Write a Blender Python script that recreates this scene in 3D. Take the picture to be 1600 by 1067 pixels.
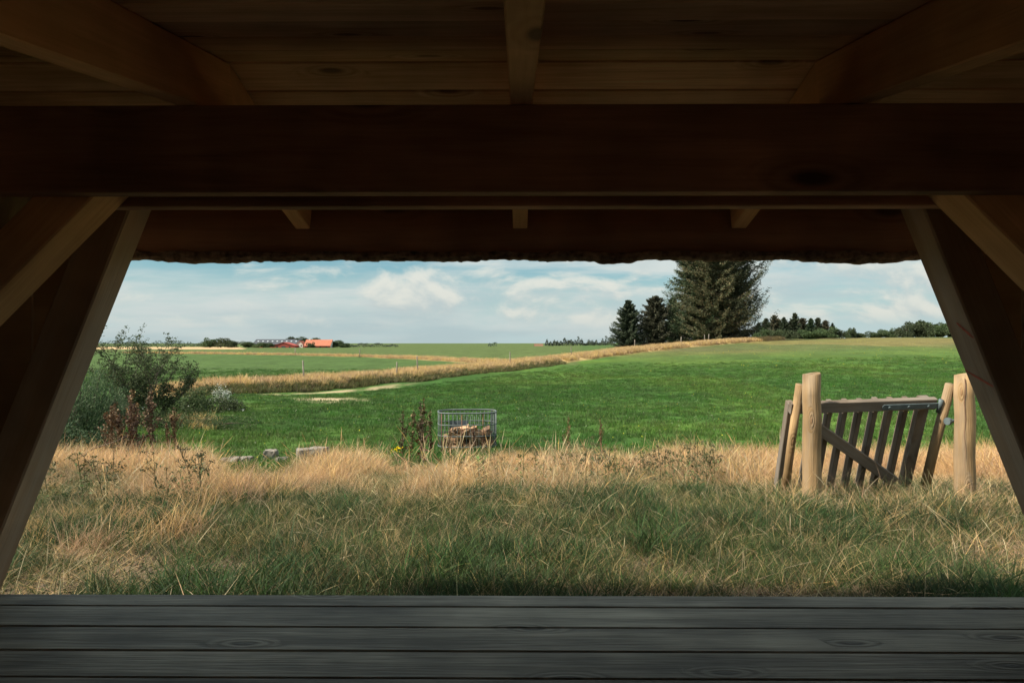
import bpy, math, random
import numpy as np
from mathutils import Vector, Matrix, Euler

R = math.radians
rng = np.random.default_rng(7)
random.seed(7)
S = bpy.context.scene
for o in list(bpy.data.objects):
    bpy.data.objects.remove(o)

# ------------------------------------------------------------------ camera
EYE = 0.763                      # eye above the deck (deck top is z = 0)
F = 1067.0                       # focal length in photo pixels (24 mm on 36 mm)
cd = bpy.data.cameras.new('camera')
cam = bpy.data.objects.new('camera', cd)
S.collection.objects.link(cam)
cd.sensor_width = 36.0
cd.lens = 24.0
cd.clip_start = 0.05
cd.clip_end = 9000
cam.location = (0, 0, EYE)
cam.rotation_euler = (R(90), 0, 0)
S.camera = cam

# ------------------------------------------------------------------ sun and sky
SUN_AZ = R(180 + 72)             # clockwise from +Y (view direction): behind, to the left
SUN_EL = R(46)
sun_dir = Vector((math.sin(SUN_AZ) * math.cos(SUN_EL), math.cos(SUN_AZ) * math.cos(SUN_EL), math.sin(SUN_EL)))
sl = bpy.data.lights.new('sun', 'SUN')
sl.energy = 4.6
sl.angle = R(2.0)
sl.color = (1.0, 0.90, 0.74)
so = bpy.data.objects.new('sun', sl)
S.collection.objects.link(so)
so.rotation_euler = (-sun_dir).to_track_quat('-Z', 'Y').to_euler()
so.location = (-20, -20, 30)

W = bpy.data.worlds.new('World')
S.world = W
W.use_nodes = True
nt = W.node_tree
nt.nodes.clear()


class NT:
    """small helper round a node tree"""
    def __init__(self, tree):
        self.t = tree

    def n(self, kind, **kw):
        nd = self.t.nodes.new(kind)
        for k, v in kw.items():
            if k == 'ins':
                for kk, vv in v.items():
                    s = nd.inputs[kk]
                    if isinstance(vv, bpy.types.NodeSocket):
                        self.t.links.new(vv, s)
                    else:
                        s.default_value = vv
            else:
                setattr(nd, k, v)
        return nd

    def math(self, op, a, b=0.0, c=0.0, clamp=False):
        nd = self.t.nodes.new('ShaderNodeMath')
        nd.operation = op
        nd.use_clamp = clamp
        for i, v in enumerate((a, b, c)):
            if isinstance(v, bpy.types.NodeSocket):
                self.t.links.new(v, nd.inputs[i])
            else:
                nd.inputs[i].default_value = v
        return nd.outputs[0]

    def ramp(self, fac, stops, interp='LINEAR'):
        nd = self.t.nodes.new('ShaderNodeValToRGB')
        nd.color_ramp.interpolation = interp
        els = nd.color_ramp.elements
        while len(els) < len(stops):
            els.new(0.5)
        for e, (p, c) in zip(els, stops):
            e.position = p
            e.color = (*c, 1) if len(c) == 3 else c
        self.t.links.new(fac, nd.inputs[0])
        return nd.outputs[0]

    def mix(self, fac, a, b, blend='MIX'):
        nd = self.t.nodes.new('ShaderNodeMix')
        nd.data_type = 'RGBA'
        nd.blend_type = blend
        for s, v in ((nd.inputs[0], fac), (nd.inputs[6], a), (nd.inputs[7], b)):
            if isinstance(v, bpy.types.NodeSocket):
                self.t.links.new(v, s)
            else:
                s.default_value = (*v, 1) if isinstance(v, tuple) and len(v) == 3 else v
        return nd.outputs[2]

    def maprange(self, v, a, b, c, d, smooth=False):
        nd = self.t.nodes.new('ShaderNodeMapRange')
        if smooth:
            nd.interpolation_type = 'SMOOTHSTEP'
        self.t.links.new(v, nd.inputs[0])
        for i, x in enumerate((a, b, c, d)):
            nd.inputs[i + 1].default_value = x
        return nd.outputs[0]


w = NT(nt)
sky = w.n('ShaderNodeTexSky', sky_type='NISHITA', sun_disc=False, sun_elevation=SUN_EL,
          sun_rotation=SUN_AZ, altitude=20.0, air_density=1.0, dust_density=0.6, ozone_density=2.0)
tc = w.n('ShaderNodeTexCoord')
sep = w.n('ShaderNodeSeparateXYZ', ins={0: tc.outputs['Generated']})
az = w.math('ARCTAN2', sep.outputs[0], sep.outputs[1])
el = w.math('ARCSINE', sep.outputs[2])


def sky_noise(sx, sy, ox, oy, detail=6.0, rough=0.55, dist=0.0):
    cv = w.n('ShaderNodeCombineXYZ', ins={0: w.math('MULTIPLY_ADD', az, sx, ox), 1: w.math('MULTIPLY_ADD', el, sy, oy), 2: 0.37})
    nz = w.n('ShaderNodeTexNoise', ins={'Vector': cv.outputs[0], 'Scale': 1.0, 'Detail': detail, 'Roughness': rough, 'Distortion': dist})
    return nz.outputs[0]


# thin veil of high stratus and low heaps of cumulus, going on all round the sky
OS, OH = 5.3, 10.6
strat = w.maprange(sky_noise(1.7, 9.0, OS, 0.0, 6.0, 0.58, 0.3), 0.36, 0.52, 0.0, 0.97, True)
heapn = sky_noise(7.5, 15.0, OH, 4.1, 8.0, 0.56, 0.35)
heap = w.maprange(heapn, 0.46, 0.62, 0.0, 0.92, True)
low = w.maprange(el, 0.012, 0.040, 0.0, 1.0, True)
high = w.maprange(el, 0.085, 0.14, 1.0, 0.6, True)
heap = w.math('MULTIPLY', w.math('MULTIPLY', heap, low), high)
shade = sky_noise(7.5, 15.0, OH, 4.3, 6.0, 0.55, 0.35)
SK = 8.3                        # undoes the background strength for the cloud colours
lit = w.maprange(w.math('SUBTRACT', heapn, shade), -0.10, 0.10, 0.0, 1.0, True)
cloud_col = w.mix(lit, (0.30 * SK, 0.345 * SK, 0.345 * SK), (0.43 * SK, 0.435 * SK, 0.395 * SK))
strat_col = w.mix(w.maprange(sky_noise(4.0, 26.0, 8.1, 1.0, 5.0, 0.5), 0.35, 0.62, 0.0, 1.0, True), (0.27 * SK, 0.335 * SK, 0.345 * SK), (0.36 * SK, 0.395 * SK, 0.385 * SK))
tint = w.mix(1.0, sky.outputs[0], (0.28, 0.43, 0.43), "MULTIPLY")
haze = w.maprange(el, 0.0, 0.14, 0.96, 0.0, True)
tint = w.mix(haze, tint, (0.300 * SK, 0.378 * SK, 0.388 * SK))
c1 = w.mix(strat, tint, strat_col)
c2 = w.mix(heap, c1, cloud_col)
over = w.math('MULTIPLY_ADD', w.math('MAXIMUM', sep.outputs[2], 0.0), 1.0, 1.0)
over = w.n('ShaderNodeCombineXYZ', ins={0: over, 1: over, 2: over}).outputs[0]
c2 = w.mix(1.0, c2, over, 'MULTIPLY')
bg = w.n('ShaderNodeBackground', ins={'Color': c2, 'Strength': 0.1})
wo = w.n('ShaderNodeOutputWorld', ins={0: bg.outputs[0]})

S.view_settings.view_transform = 'Standard'
S.view_settings.look = 'None'
S.view_settings.exposure = 1.0
S.view_settings.gamma = 1.0
S.view_settings.use_curve_mapping = False
S.cycles.max_bounces = 12
S.cycles.diffuse_bounces = 11
S.cycles.adaptive_threshold = 0.02
S.cycles.use_denoising = True
S.cycles.denoising_input_passes = 'RGB_ALBEDO_NORMAL'
S.cycles.denoising_prefilter = 'ACCURATE'
W.cycles.sampling_method = 'MANUAL'
W.cycles.sample_map_resolution = 256
S.cycles.transparent_max_bounces = 8


# ------------------------------------------------------------------ helpers
def P(px, py, d):
    return Vector(((px - 800) / F * d, d, EYE + (533.5 - py) / F * d))


def tag(o, label=None, cat=None, group=None, kind=None):
    if label: o['label'] = label
    if cat: o['category'] = cat
    if group: o['group'] = group
    if kind: o['kind'] = kind
    return o


def link(o, parent=None):
    S.collection.objects.link(o)
    if parent is not None:
        o.parent = parent
    return o


def empty(name, loc=(0, 0, 0), rz=0.0, parent=None):
    o = bpy.data.objects.new(name, None)
    o.empty_display_size = 0.2
    link(o, parent)
    o.location = loc
    o.rotation_euler = (0, 0, rz)
    return o


def mesh_np(name, V, Fq, mat, col=None, smooth=False):
    """mesh from numpy arrays: V (n,3), Fq (m,k) with k = 3 or 4; col (n,3) point colours"""
    V = np.asarray(V, dtype=np.float32); Fq = np.asarray(Fq, dtype=np.int32)
    me = bpy.data.meshes.new(name)
    n, m, k = len(V), len(Fq), Fq.shape[1]
    me.vertices.add(n)
    me.vertices.foreach_set('co', V.ravel())
    me.loops.add(m * k)
    me.loops.foreach_set('vertex_index', Fq.ravel())
    me.polygons.add(m)
    me.polygons.foreach_set('loop_start', np.arange(0, m * k, k, dtype=np.int32))
    if smooth:
        me.polygons.foreach_set('use_smooth', np.ones(m, dtype=bool))
    me.update(calc_edges=True)
    if col is not None:
        a = me.attributes.new('Col', 'FLOAT_COLOR', 'POINT')
        c4 = np.ones((n, 4), dtype=np.float32); c4[:, :3] = col
        a.data.foreach_set('color', c4.ravel())
    if mat: me.materials.append(mat)
    return me


class MB:
    def __init__(self):
        self.v = []; self.f = []

    def prism(self, prof, x0, x1, M=None):
        """profile (y,z) points extruded along x"""
        b = len(self.v); k = len(prof)
        for x in (x0, x1):
            for (y, z) in prof:
                p = Vector((x, y, z))
                self.v.append(M @ p if M else p)
        for i in range(k):
            j = (i + 1) % k
            self.f.append((b + i, b + j, b + k + j, b + k + i))
        self.f.append(tuple(b + k - 1 - i for i in range(k)))
        self.f.append(tuple(b + k + i for i in range(k)))
        return self

    def box(self, lo, hi, M=None, c=0.0):
        (x0, y0, z0), (x1, y1, z1) = lo, hi
        if c > 0:
            pr = [(y0 + c, z0), (y1 - c, z0), (y1, z0 + c), (y1, z1 - c), (y1 - c, z1), (y0 + c, z1), (y0, z1 - c), (y0, z0 + c)]
        else:
            pr = [(y0, z0), (y1, z0), (y1, z1), (y0, z1)]
        return self.prism(pr, x0, x1, M)

    def tube(self, pts, rad, n=8, cap=True):
        """tapered tube through points; rad scalar or list"""
        pts = [Vector(p) for p in pts]
        if not isinstance(rad, (list, tuple)): rad = [rad] * len(pts)
        b = len(self.v)
        for i, p in enumerate(pts):
            t = (pts[min(i + 1, len(pts) - 1)] - pts[max(i - 1, 0)]).normalized()
            up = Vector((0, 0, 1)) if abs(t.z) < 0.9 else Vector((1, 0, 0))
            a = t.cross(up).normalized(); c = a.cross(t)
            for k in range(n):
                th = 2 * math.pi * k / n
                self.v.append(p + (a * math.cos(th) + c * math.sin(th)) * rad[i])
        for i in range(len(pts) - 1):
            for k in range(n):
                j = (k + 1) % n
                self.f.append((b + i * n + k, b + i * n + j, b + (i + 1) * n + j, b + (i + 1) * n + k))
        if cap:
            self.f.append(tuple(b + n - 1 - k for k in range(n)))
            self.f.append(tuple(b + (len(pts) - 1) * n + k for k in range(n)))
        return self

    def mesh(self, name, mat, smooth=False):
        me = bpy.data.meshes.new(name)
        me.from_pydata([tuple(v) for v in self.v], [], self.f)
        me.update()
        if mat: me.materials.append(mat)
        if smooth:
            for p in me.polygons: p.use_smooth = True
        return me

    def build(self, name, mat, parent=None, smooth=False, loc=None):
        o = bpy.data.objects.new(name, self.mesh(name, mat, smooth))
        link(o, parent)
        if loc is not None: o.location = loc
        return o


_tim = {}


def timber(name, p0, p1, wdt, hgt, mat, parent, up=(0, 0, 1), c=0.003, roll=0.0):
    """squared timber from p0 to p1 (centre line), local X along its length; alike pieces share data"""
    p0 = Vector(p0); p1 = Vector(p1)
    L = (p1 - p0).length
    key = (round(L, 3), round(wdt, 4), round(hgt, 4), mat.name, c)
    if key not in _tim:
        _tim[key] = MB().box((0, -wdt / 2, -hgt / 2), (L, wdt / 2, hgt / 2), c=c).mesh(name, mat)
    o = bpy.data.objects.new(name, _tim[key])
    link(o, parent)
    x = (p1 - p0).normalized()
    u = Vector(up)
    y = u.cross(x).normalized()
    z = x.cross(y)
    M = Matrix((x, y, z)).transposed().to_4x4()
    M.translation = p0
    if roll: M = M @ Matrix.Rotation(roll, 4, 'X')
    o.matrix_local = M
    return o


# ------------------------------------------------------------------ materials
def new_mat(name, rough=0.8, spec=0.25):
    m = bpy.data.materials.new(name)
    m.use_nodes = True
    t = NT(m.node_tree)
    b = m.node_tree.nodes['Principled BSDF']
    b.inputs['Roughness'].default_value = rough
    b.inputs['Specular IOR Level'].default_value = spec
    return m, t, b


def wood(name, light, dark, knot=(0.05, 0.03, 0.015), rough=0.75, knots=0.5, grain=1.0, blotch=0.35, bump=0.25, spec=0.2, kscale=1.0, kv=(2.1, 5.0, 5.0), weather=0.0, wgrey=(0.30, 0.28, 0.25)):
    m, t, b = new_mat(name, rough, spec)
    L = t.t.links
    tcd = t.n('ShaderNodeTexCoord')
    oi = t.n('ShaderNodeObjectInfo')
    off = t.n('ShaderNodeCombineXYZ', ins={0: t.math('MULTIPLY', oi.outputs['Random'], 37.0), 1: t.math('MULTIPLY', oi.outputs['Random'], 11.0), 2: t.math('MULTIPLY', oi.outputs['Random'], 5.0)})
    co = t.n('ShaderNodeVectorMath', operation='ADD', ins={0: tcd.outputs['Object'], 1: off.outputs[0]}).outputs[0]
    # knots: stretched voronoi cells, some of them kept
    sp = t.n('ShaderNodeSeparateXYZ', ins={0: co})
    kco = t.n('ShaderNodeCombineXYZ', ins={0: t.math('MULTIPLY', sp.outputs[0], kv[0] * kscale), 1: t.math('ADD', t.math('MULTIPLY', sp.outputs[1], kv[1] * kscale), t.math('MULTIPLY', sp.outputs[2], kv[2] * kscale)), 2: 0.0}).outputs[0]
    vor = t.n('ShaderNodeTexVoronoi', feature='F1', voronoi_dimensions='2D', ins={'Vector': kco, 'Scale': 1.0, 'Randomness': 1.0})
    dist = vor.outputs['Distance']
    rnd = t.n('ShaderNodeSeparateColor', ins={0: vor.outputs['Color']}).outputs[0]
    keep = t.math('LESS_THAN', rnd, knots)
    core = t.math('MULTIPLY', t.math('MULTIPLY', t.maprange(dist, 0.045, 0.10, 1.0, 0.0, True), t.maprange(rnd, 0.0, knots, 1.0, 0.55)), keep)
    halo = t.math('MULTIPLY', t.maprange(dist, 0.08, 0.34, 1.0, 0.0, True), keep)
    # grain bends round the knots
    gco = t.n('ShaderNodeVectorMath', operation='MULTIPLY', ins={0: co, 1: (1.3, 16.0, 16.0)}).outputs[0]
    bend = t.n('ShaderNodeCombineXYZ', ins={0: 0.0, 1: t.math('MULTIPLY', halo, 1.3), 2: t.math('MULTIPLY', halo, 0.8)})
    gco = t.n('ShaderNodeVectorMath', operation='ADD', ins={0: gco, 1: bend.outputs[0]}).outputs[0]
    g1 = t.n('ShaderNodeTexNoise', ins={'Vector': gco, 'Scale': 1.0, 'Detail': 4.0, 'Roughness': 0.6, 'Distortion': 0.6}).outputs[0]
    fco = t.n('ShaderNodeVectorMath', operation='MULTIPLY', ins={0: co, 1: (5.0, 130.0, 130.0)}).outputs[0]
    g2 = t.n('ShaderNodeTexNoise', ins={'Vector': fco, 'Scale': 1.0, 'Detail': 3.0, 'Roughness': 0.6}).outputs[0]
    bl = t.n('ShaderNodeTexNoise', ins={'Vector': co, 'Scale': 2.3, 'Detail': 3.0, 'Roughness': 0.6}).outputs[0]
    g = t.math('ADD', t.math('MULTIPLY', t.maprange(g1, 0.3, 0.7, 0, 1), 0.65), t.math('MULTIPLY', t.maprange(g2, 0.3, 0.7, 0, 1), 0.35))
    ringv = t.math('MULTIPLY', t.math('MULTIPLY', t.math('SINE', t.math('MULTIPLY', dist, 62.0)), halo), 0.28)
    g = t.math('ADD', g, ringv)
    g = t.maprange(g, 0.5 - 0.5 / grain, 0.5 + 0.5 / grain, 0.0, 1.0)
    col = t.mix(g, dark, light)
    blf = t.maprange(bl, 0.35, 0.7, 1.0 - blotch, 1.0 + blotch * 0.4)
    val = t.math('MULTIPLY', blf, t.maprange(oi.outputs['Random'], 0, 1, 0.82, 1.12))
    grey = t.n('ShaderNodeCombineXYZ', ins={0: val, 1: val, 2: val}).outputs[0]
    col = t.mix(1.0, col, grey, 'MULTIPLY')
    col = t.mix(t.math('MULTIPLY', halo, 0.35), col, tuple(x * 0.55 for x in dark))
    col = t.mix(t.math('MULTIPLY', core, 0.9), col, knot)
    if weather:
        wn = t.n('ShaderNodeTexNoise', ins={'Vector': gco, 'Scale': 0.5, 'Detail': 5.0, 'Roughness': 0.7}).outputs[0]
        col = t.mix(t.math('MULTIPLY', t.maprange(wn, 0.42, 0.62, 0.0, 1.0, True), weather), col, wgrey)
    L.new(col, b.inputs['Base Color'])
    bp = t.n('ShaderNodeBump', ins={'Strength': bump, 'Distance': 0.004, 'Height': g})
    L.new(bp.outputs[0], b.inputs['Normal'])
    return m


M_deck = wood('weathered_deck_wood', (0.31, 0.292, 0.228), (0.125, 0.116, 0.088), knot=(0.02, 0.018, 0.016), knots=0.5, blotch=0.5, rough=0.7, bump=0.35, spec=0.3, kv=(2.6, 8.0, 0.0), grain=1.8)
M_board = wood('pine_board', (0.93, 0.62, 0.37), (0.66, 0.38, 0.195), knot=(0.12, 0.06, 0.03), knots=0.42, blotch=0.3, kv=(2.9, 8.5, 0.0), grain=1.7)
M_beam = wood('red_brown_timber', (0.50, 0.265, 0.155), (0.33, 0.165, 0.095), knot=(0.03, 0.015, 0.01), knots=0.45, blotch=0.35, kv=(1.7, 0.0, 5.0))
M_tie = wood('red_brown_tie_timber', (0.52, 0.285, 0.18), (0.33, 0.172, 0.105), knot=(0.05, 0.025, 0.015), knots=0.45, blotch=0.45, kv=(1.7, 0.0, 5.0), grain=1.6)
M_raft = wood('pine_timber', (0.88, 0.52, 0.26), (0.70, 0.38, 0.175), knot=(0.07, 0.035, 0.02), knots=0.4, blotch=0.35, grain=1.5)
M_rake = wood('weathered_larch_timber', (0.56, 0.39, 0.255), (0.40, 0.265, 0.165), knot=(0.06, 0.04, 0.03), knots=0.35, blotch=0.4, bump=0.4, kv=(1.9, 5.5, 0.0), weather=0.5, wgrey=(0.40, 0.325, 0.255))
M_wall = wood('dark_wall_board', (0.62, 0.40, 0.20), (0.48, 0.29, 0.14), knots=0.4, blotch=0.4, kv=(1.9, 5.5, 0.0))
M_gate = wood('dark_gate_wood', (0.21, 0.165, 0.125), (0.11, 0.083, 0.060), knots=0.25, blotch=0.4, bump=0.4, kv=(2.0, 0.0, 8.0), weather=0.5, wgrey=(0.20, 0.185, 0.165))
M_post = wood('round_pine_post', (0.41, 0.275, 0.14), (0.29, 0.185, 0.09), knot=(0.2, 0.11, 0.05), knots=0.35, blotch=0.55, bump=1.0, kscale=1.4, grain=1.35, weather=0.45, wgrey=(0.24, 0.20, 0.155))
M_fpost = wood('grey_fence_wood', (0.30, 0.27, 0.23), (0.2, 0.175, 0.145), knots=0.2)
M_log = wood('split_firewood', (0.48, 0.31, 0.19), (0.26, 0.15, 0.085), knots=0.25, blotch=0.5)
M_logd = wood('dark_bark_firewood', (0.22, 0.13, 0.08), (0.12, 0.07, 0.045), knots=0.25, blotch=0.5)


def plain(name, col, rough=0.8, metal=0.0, var=0.25, scale=6.0, bump=0.0, spec=0.25):
    m, t, b = new_mat(name, rough, spec)
    tcd = t.n('ShaderNodeTexCoord')
    nz = t.n('ShaderNodeTexNoise', ins={'Vector': tcd.outputs['Object'], 'Scale': scale, 'Detail': 6.0, 'Roughness': 0.62}).outputs[0]
    f = t.maprange(nz, 0.3, 0.7, 0.0, 1.0)
    c = t.mix(f, tuple(x * (1 - var) for x in col), tuple(min(1, x * (1 + var)) for x in col))
    t.t.links.new(c, b.inputs['Base Color'])
    b.inputs['Metallic'].default_value = metal
    if bump:
        bp = t.n('ShaderNodeBump', ins={'Strength': bump, 'Distance': 0.01, 'Height': nz})
        t.t.links.new(bp.outputs[0], b.inputs['Normal'])
    return m


M_galv = plain('galvanised_steel', (0.10, 0.13, 0.14), rough=0.65, metal=0.2, var=0.25, scale=14)
M_cage = plain('galvanised_cage_tube', (0.105, 0.125, 0.125), rough=0.65, metal=0.1, var=0.35, scale=9)
M_rust = plain('rusty_steel', (0.16, 0.085, 0.055), rough=0.85, var=0.5, scale=9)
M_plate = plain('dull_grey_plate', (0.10, 0.125, 0.14), rough=0.55, var=0.3, scale=5)
M_stone = plain('pale_concrete', (0.19, 0.17, 0.145), rough=0.9, var=0.3, scale=9, bump=0.6)
M_felt = plain('roofing_felt', (0.05, 0.05, 0.05), rough=0.9)
M_bark = plain('rough_bark', (0.24, 0.17, 0.12), rough=0.95, var=0.75, scale=38, bump=0.9)
M_trunk = plain('tree_bark', (0.09, 0.07, 0.055), rough=0.95, var=0.4, scale=8)
M_paint = plain('orange_mark_paint', (0.42, 0.10, 0.06), rough=0.8, var=0.3, scale=40)
M_white = plain('white_petal', (0.75, 0.76, 0.74), rough=0.7, var=0.05)


def leafy(name, rough=0.65, trans=0.35, spec=0.2):
    """colour comes from each leaf's own tint, varied per instance"""
    m, t, b = new_mat(name, rough, spec)
    at = t.n('ShaderNodeAttribute', attribute_name='Col')
    oi = t.n('ShaderNodeObjectInfo')
    hs = t.n('ShaderNodeHueSaturation', ins={'Hue': t.maprange(oi.outputs['Random'], 0, 1, 0.485, 0.512), 'Saturation': t.maprange(oi.outputs['Random'], 0, 1, 0.85, 1.1), 'Value': t.maprange(oi.outputs['Random'], 0, 1, 0.75, 1.22), 'Color': at.outputs['Color']})
    ti = t.n('ShaderNodeAttribute', attribute_name='tint', attribute_type='INSTANCER')
    yl = t.mix(1.0, hs.outputs[0], (1.85, 1.28, 1.2), 'MULTIPLY')
    cf = t.mix(ti.outputs['Fac'], hs.outputs[0], yl)
    t.t.links.new(cf, b.inputs['Base Color'])
    tr = t.n('ShaderNodeBsdfTranslucent', ins={'Color': cf})
    mx = t.n('ShaderNodeMixShader', ins={0: trans, 1: b.outputs[0], 2: tr.outputs[0]})
    t.t.links.new(mx.outputs[0], t.t.nodes['Material Output'].inputs[0])
    return m


M_grass = leafy('grass_blades', trans=0.3)
M_leaf = leafy('leaves', trans=0.3)
M_needle = leafy('needles', trans=0.12)

# ------------------------------------------------------------------ ground
Uk = np.array([-0.75, -0.40, -0.10, 0.05, 0.19, 0.40, 0.65])
Dk = np.array([1.0, 3, 5, 7, 10, 13, 17, 25, 40, 60, 90, 130, 180, 300, 500, 900, 2500])
near = {1.0: -1.06, 3: -1.06, 5: -1.13, 7: -1.47, 10: -1.98, 13: -2.38, 17: -2.68}
far_y = {   # picture row of the ground at each distance, per direction
    25:   [658, 659, 659, 657, 655, 651, 648],
    40:   [613, 614, 615, 613, 610, 606, 602],
    60:   [589, 590, 591, 588, 585, 578, 573],
    90:   [570, 571, 573, 569, 563, 556, 550],
    130:  [559, 560, 560, 554, 546, 540, 535],
    180:  [552, 552, 552, 547, 539, 528.5, 525.5],
    300:  [546, 546, 546, 543, 538, 531, 528],
    500:  [543, 543, 543, 541, 538.5, 534, 531],
    900:  [541, 541, 541, 540, 539, 536, 535],
    2500: [539, 539, 539, 539, 538.5, 537, 537]}
Z = np.zeros((len(Dk), len(Uk)))
for i, d in enumerate(Dk):
    for j in range(len(Uk)):
        Z[i, j] = near[d] if d in near else -(far_y[int(d)][j] - 533.5) / F * d
NU, ND = 160, 400
ug = np.linspace(-0.9, 0.9, NU); lg = np.linspace(math.log(1.0), math.log(2500), ND)
T0 = np.array([np.interp(ug, Uk, Z[i]) for i in range(len(Dk))])
TT = np.array([np.interp(lg, np.log(Dk), T0[:, j]) for j in range(NU)]).T
for _ in range(3):
    pad = np.pad(TT, ((6, 6), (5, 5)), mode='edge')
    TT = sum(pad[i:i + ND, 5:5 + NU] for i in range(13)) / 13
    pad = np.pad(TT, ((6, 6), (5, 5)), mode='edge')
    TT = sum(pad[6:6 + ND, j:j + NU] for j in range(11)) / 11

_pn = np.random.default_rng(3).random((256, 256))


def vnoise(x, y):
    xi = np.floor(x).astype(int); yi = np.floor(y).astype(int)
    fx = x - xi; fy = y - yi
    fx = fx * fx * (3 - 2 * fx); fy = fy * fy * (3 - 2 * fy)
    g = lambda a, b: _pn[a % 256, b % 256]
    return (g(xi, yi) * (1 - fx) + g(xi + 1, yi) * fx) * (1 - fy) + (g(xi, yi + 1) * (1 - fx) + g(xi + 1, yi + 1) * fx) * fy


def fbm(x, y, o=3):
    s = 0; a = 0.5; t = 0
    for k in range(o):
        s = s + a * vnoise(x * 2 ** k + 17.3 * k, y * 2 ** k + 5.1 * k); t += a; a *= 0.5
    return s / t


BANK = np.array([(u * d, d) for u, d in [(-0.52, 36), (-0.40, 40), (-0.30, 43.5), (-0.17, 52), (-0.075, 64), (0.047, 83), (0.15, 108), (0.244, 129), (0.347, 158), (0.40, 172)]])
STRIP = np.array([(u * d, d) for u, d in [(-0.56, 190), (-0.42, 172), (-0.30, 158), (-0.18, 138), (-0.10, 118), (-0.02, 100)]])


def poly_dist(x, y, pl):
    """distance to a polyline, signed + on its far side, and position along it"""
    best = np.full(np.shape(x), 1e9); side = np.zeros(np.shape(x)); along = np.zeros(np.shape(x))
    for k in range(len(pl) - 1):
        a, b = pl[k], pl[k + 1]
        e = b - a; L2 = (e ** 2).sum()
        t = np.clip(((x - a[0]) * e[0] + (y - a[1]) * e[1]) / L2, 0, 1)
        dx = x - a[0] - t * e[0]; dy = y - a[1] - t * e[1]
        dd = np.hypot(dx, dy)
        m = dd < best
        best = np.where(m, dd, best)
        side = np.where(m, np.sign(e[0] * dy - e[1] * dx), side)
        along = np.where(m, k + t, along)
    return best * side, along


def ground(x, y):
    x = np.asarray(x, float); y = np.asarray(y, float)
    d = np.clip(y, 1.0, 2499.0)
    u = np.clip(x / np.maximum(d, 3.0), -0.89, 0.89)
    fi = (np.log(d) - lg[0]) / (lg[-1] - lg[0]) * (ND - 1); fj = (u + 0.9) / 1.8 * (NU - 1)
    i = np.clip(fi.astype(int), 0, ND - 2); j = np.clip(fj.astype(int), 0, NU - 2)
    a = fi - i; b = fj - j
    z = (TT[i, j] * (1 - b) + TT[i, j + 1] * b) * (1 - a) + (TT[i + 1, j] * (1 - b) + TT[i + 1, j + 1] * b) * a
    z = z + EYE
    z = z + (fbm(x * 1.7, y * 1.7) - 0.5) * 0.07 * np.clip((y - 2.0) / 2, 0, 1) * np.clip(1 - (y - 60) / 60, 0, 1)
    z = z + (fbm(x * 0.22 + 9, y * 0.22) - 0.5) * 0.30 * np.clip((y - 14) / 10, 0, 1)
    sd, al = poly_dist(x, y, BANK)
    prof = np.clip((sd + 0.6) / 1.6, 0, 1) * np.clip((7.0 - sd) / 4.0, 0, 1)
    prof = prof * prof * (3 - 2 * prof)
    z = z + 0.42 * prof * np.clip((al + 0.0) / 1.0, 0, 1) * (sd > -3) * (sd < 9)
    return z


def gz(x, y):
    return float(ground(np.array([x]), np.array([y]))[0])


def sstep(a, b, x):
    t = np.clip((x - a) / (b - a), 0, 1)
    return t * t * (3 - 2 * t)


def dry_band(x, y):
    """how much of the rough tall dry grass grows at a place (0..1)"""
    n = fbm(x * 0.5 + 40, y * 0.5 + 3, 3)
    front = 4.9 + 1.5 * (n - 0.5) + 0.2 * np.clip(x, 0, 3)
    u = x / np.maximum(y, 1.0) * F + 800
    back = np.interp(u, [0, 100, 320, 350, 455, 500, 560, 600, 640, 690, 780, 900, 1230, 1600], [13, 13, 12.4, 9.4, 9.4, 11.6, 12.4, 10.8, 12.2, 12.8, 14.2, 13.8, 13.4, 13])
    back = back + np.where((u > 335) & (u < 500), 2.0, 6.0) * (fbm(x * 0.75 + 7, y * 0.12, 3) - 0.5)
    return sstep(front - 0.5, front + 0.5, y) * (1 - sstep(back - 0.9, back + 0.9, y))


def meadow_tint(x, y):
    """thin yellower patches and faint mowing streaks in the meadow (0..1)"""
    a = sstep(0.45, 0.70, fbm(x * 0.16 + 5, y * 0.10 + 2, 4)) * 0.55
    s_ = sstep(0.5, 0.75, fbm((x * 0.25 - y * 0.9) * 0.55 + 30, (x * 0.9 + y * 0.25) * 0.05, 3)) * 0.25
    return np.clip(a + s_ + 0.35 * sstep(30, 90, y) * (x > -0.05 * y), 0, 1)


ys = np.concatenate([np.linspace(-60, -6, 12), np.linspace(-5, 1.8, 24), np.geomspace(2.0, 4500, 560)])
us = np.linspace(-1, 1, 361); us = np.sign(us) * (0.55 * np.abs(us) + 0.45 * np.abs(us) ** 3) * 2.2
YY, UU = np.meshgrid(ys, us, indexing='ij')
XX = UU * (np.maximum(YY, 2.0) + 6.0)
ZZ = ground(XX, YY)
nr, nc = XX.shape
V = np.stack([XX, YY, ZZ], -1).reshape(-1, 3)
ii, jj = np.meshgrid(np.arange(nr - 1), np.arange(nc - 1), indexing='ij')
q = (ii * nc + jj).ravel()
Fq = np.stack([q, q + 1, q + nc + 1, q + nc], -1)
x, y = V[:, 0], V[:, 1]


def lerp(a, b, t):
    return a + (b - a) * t[:, None]


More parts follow.
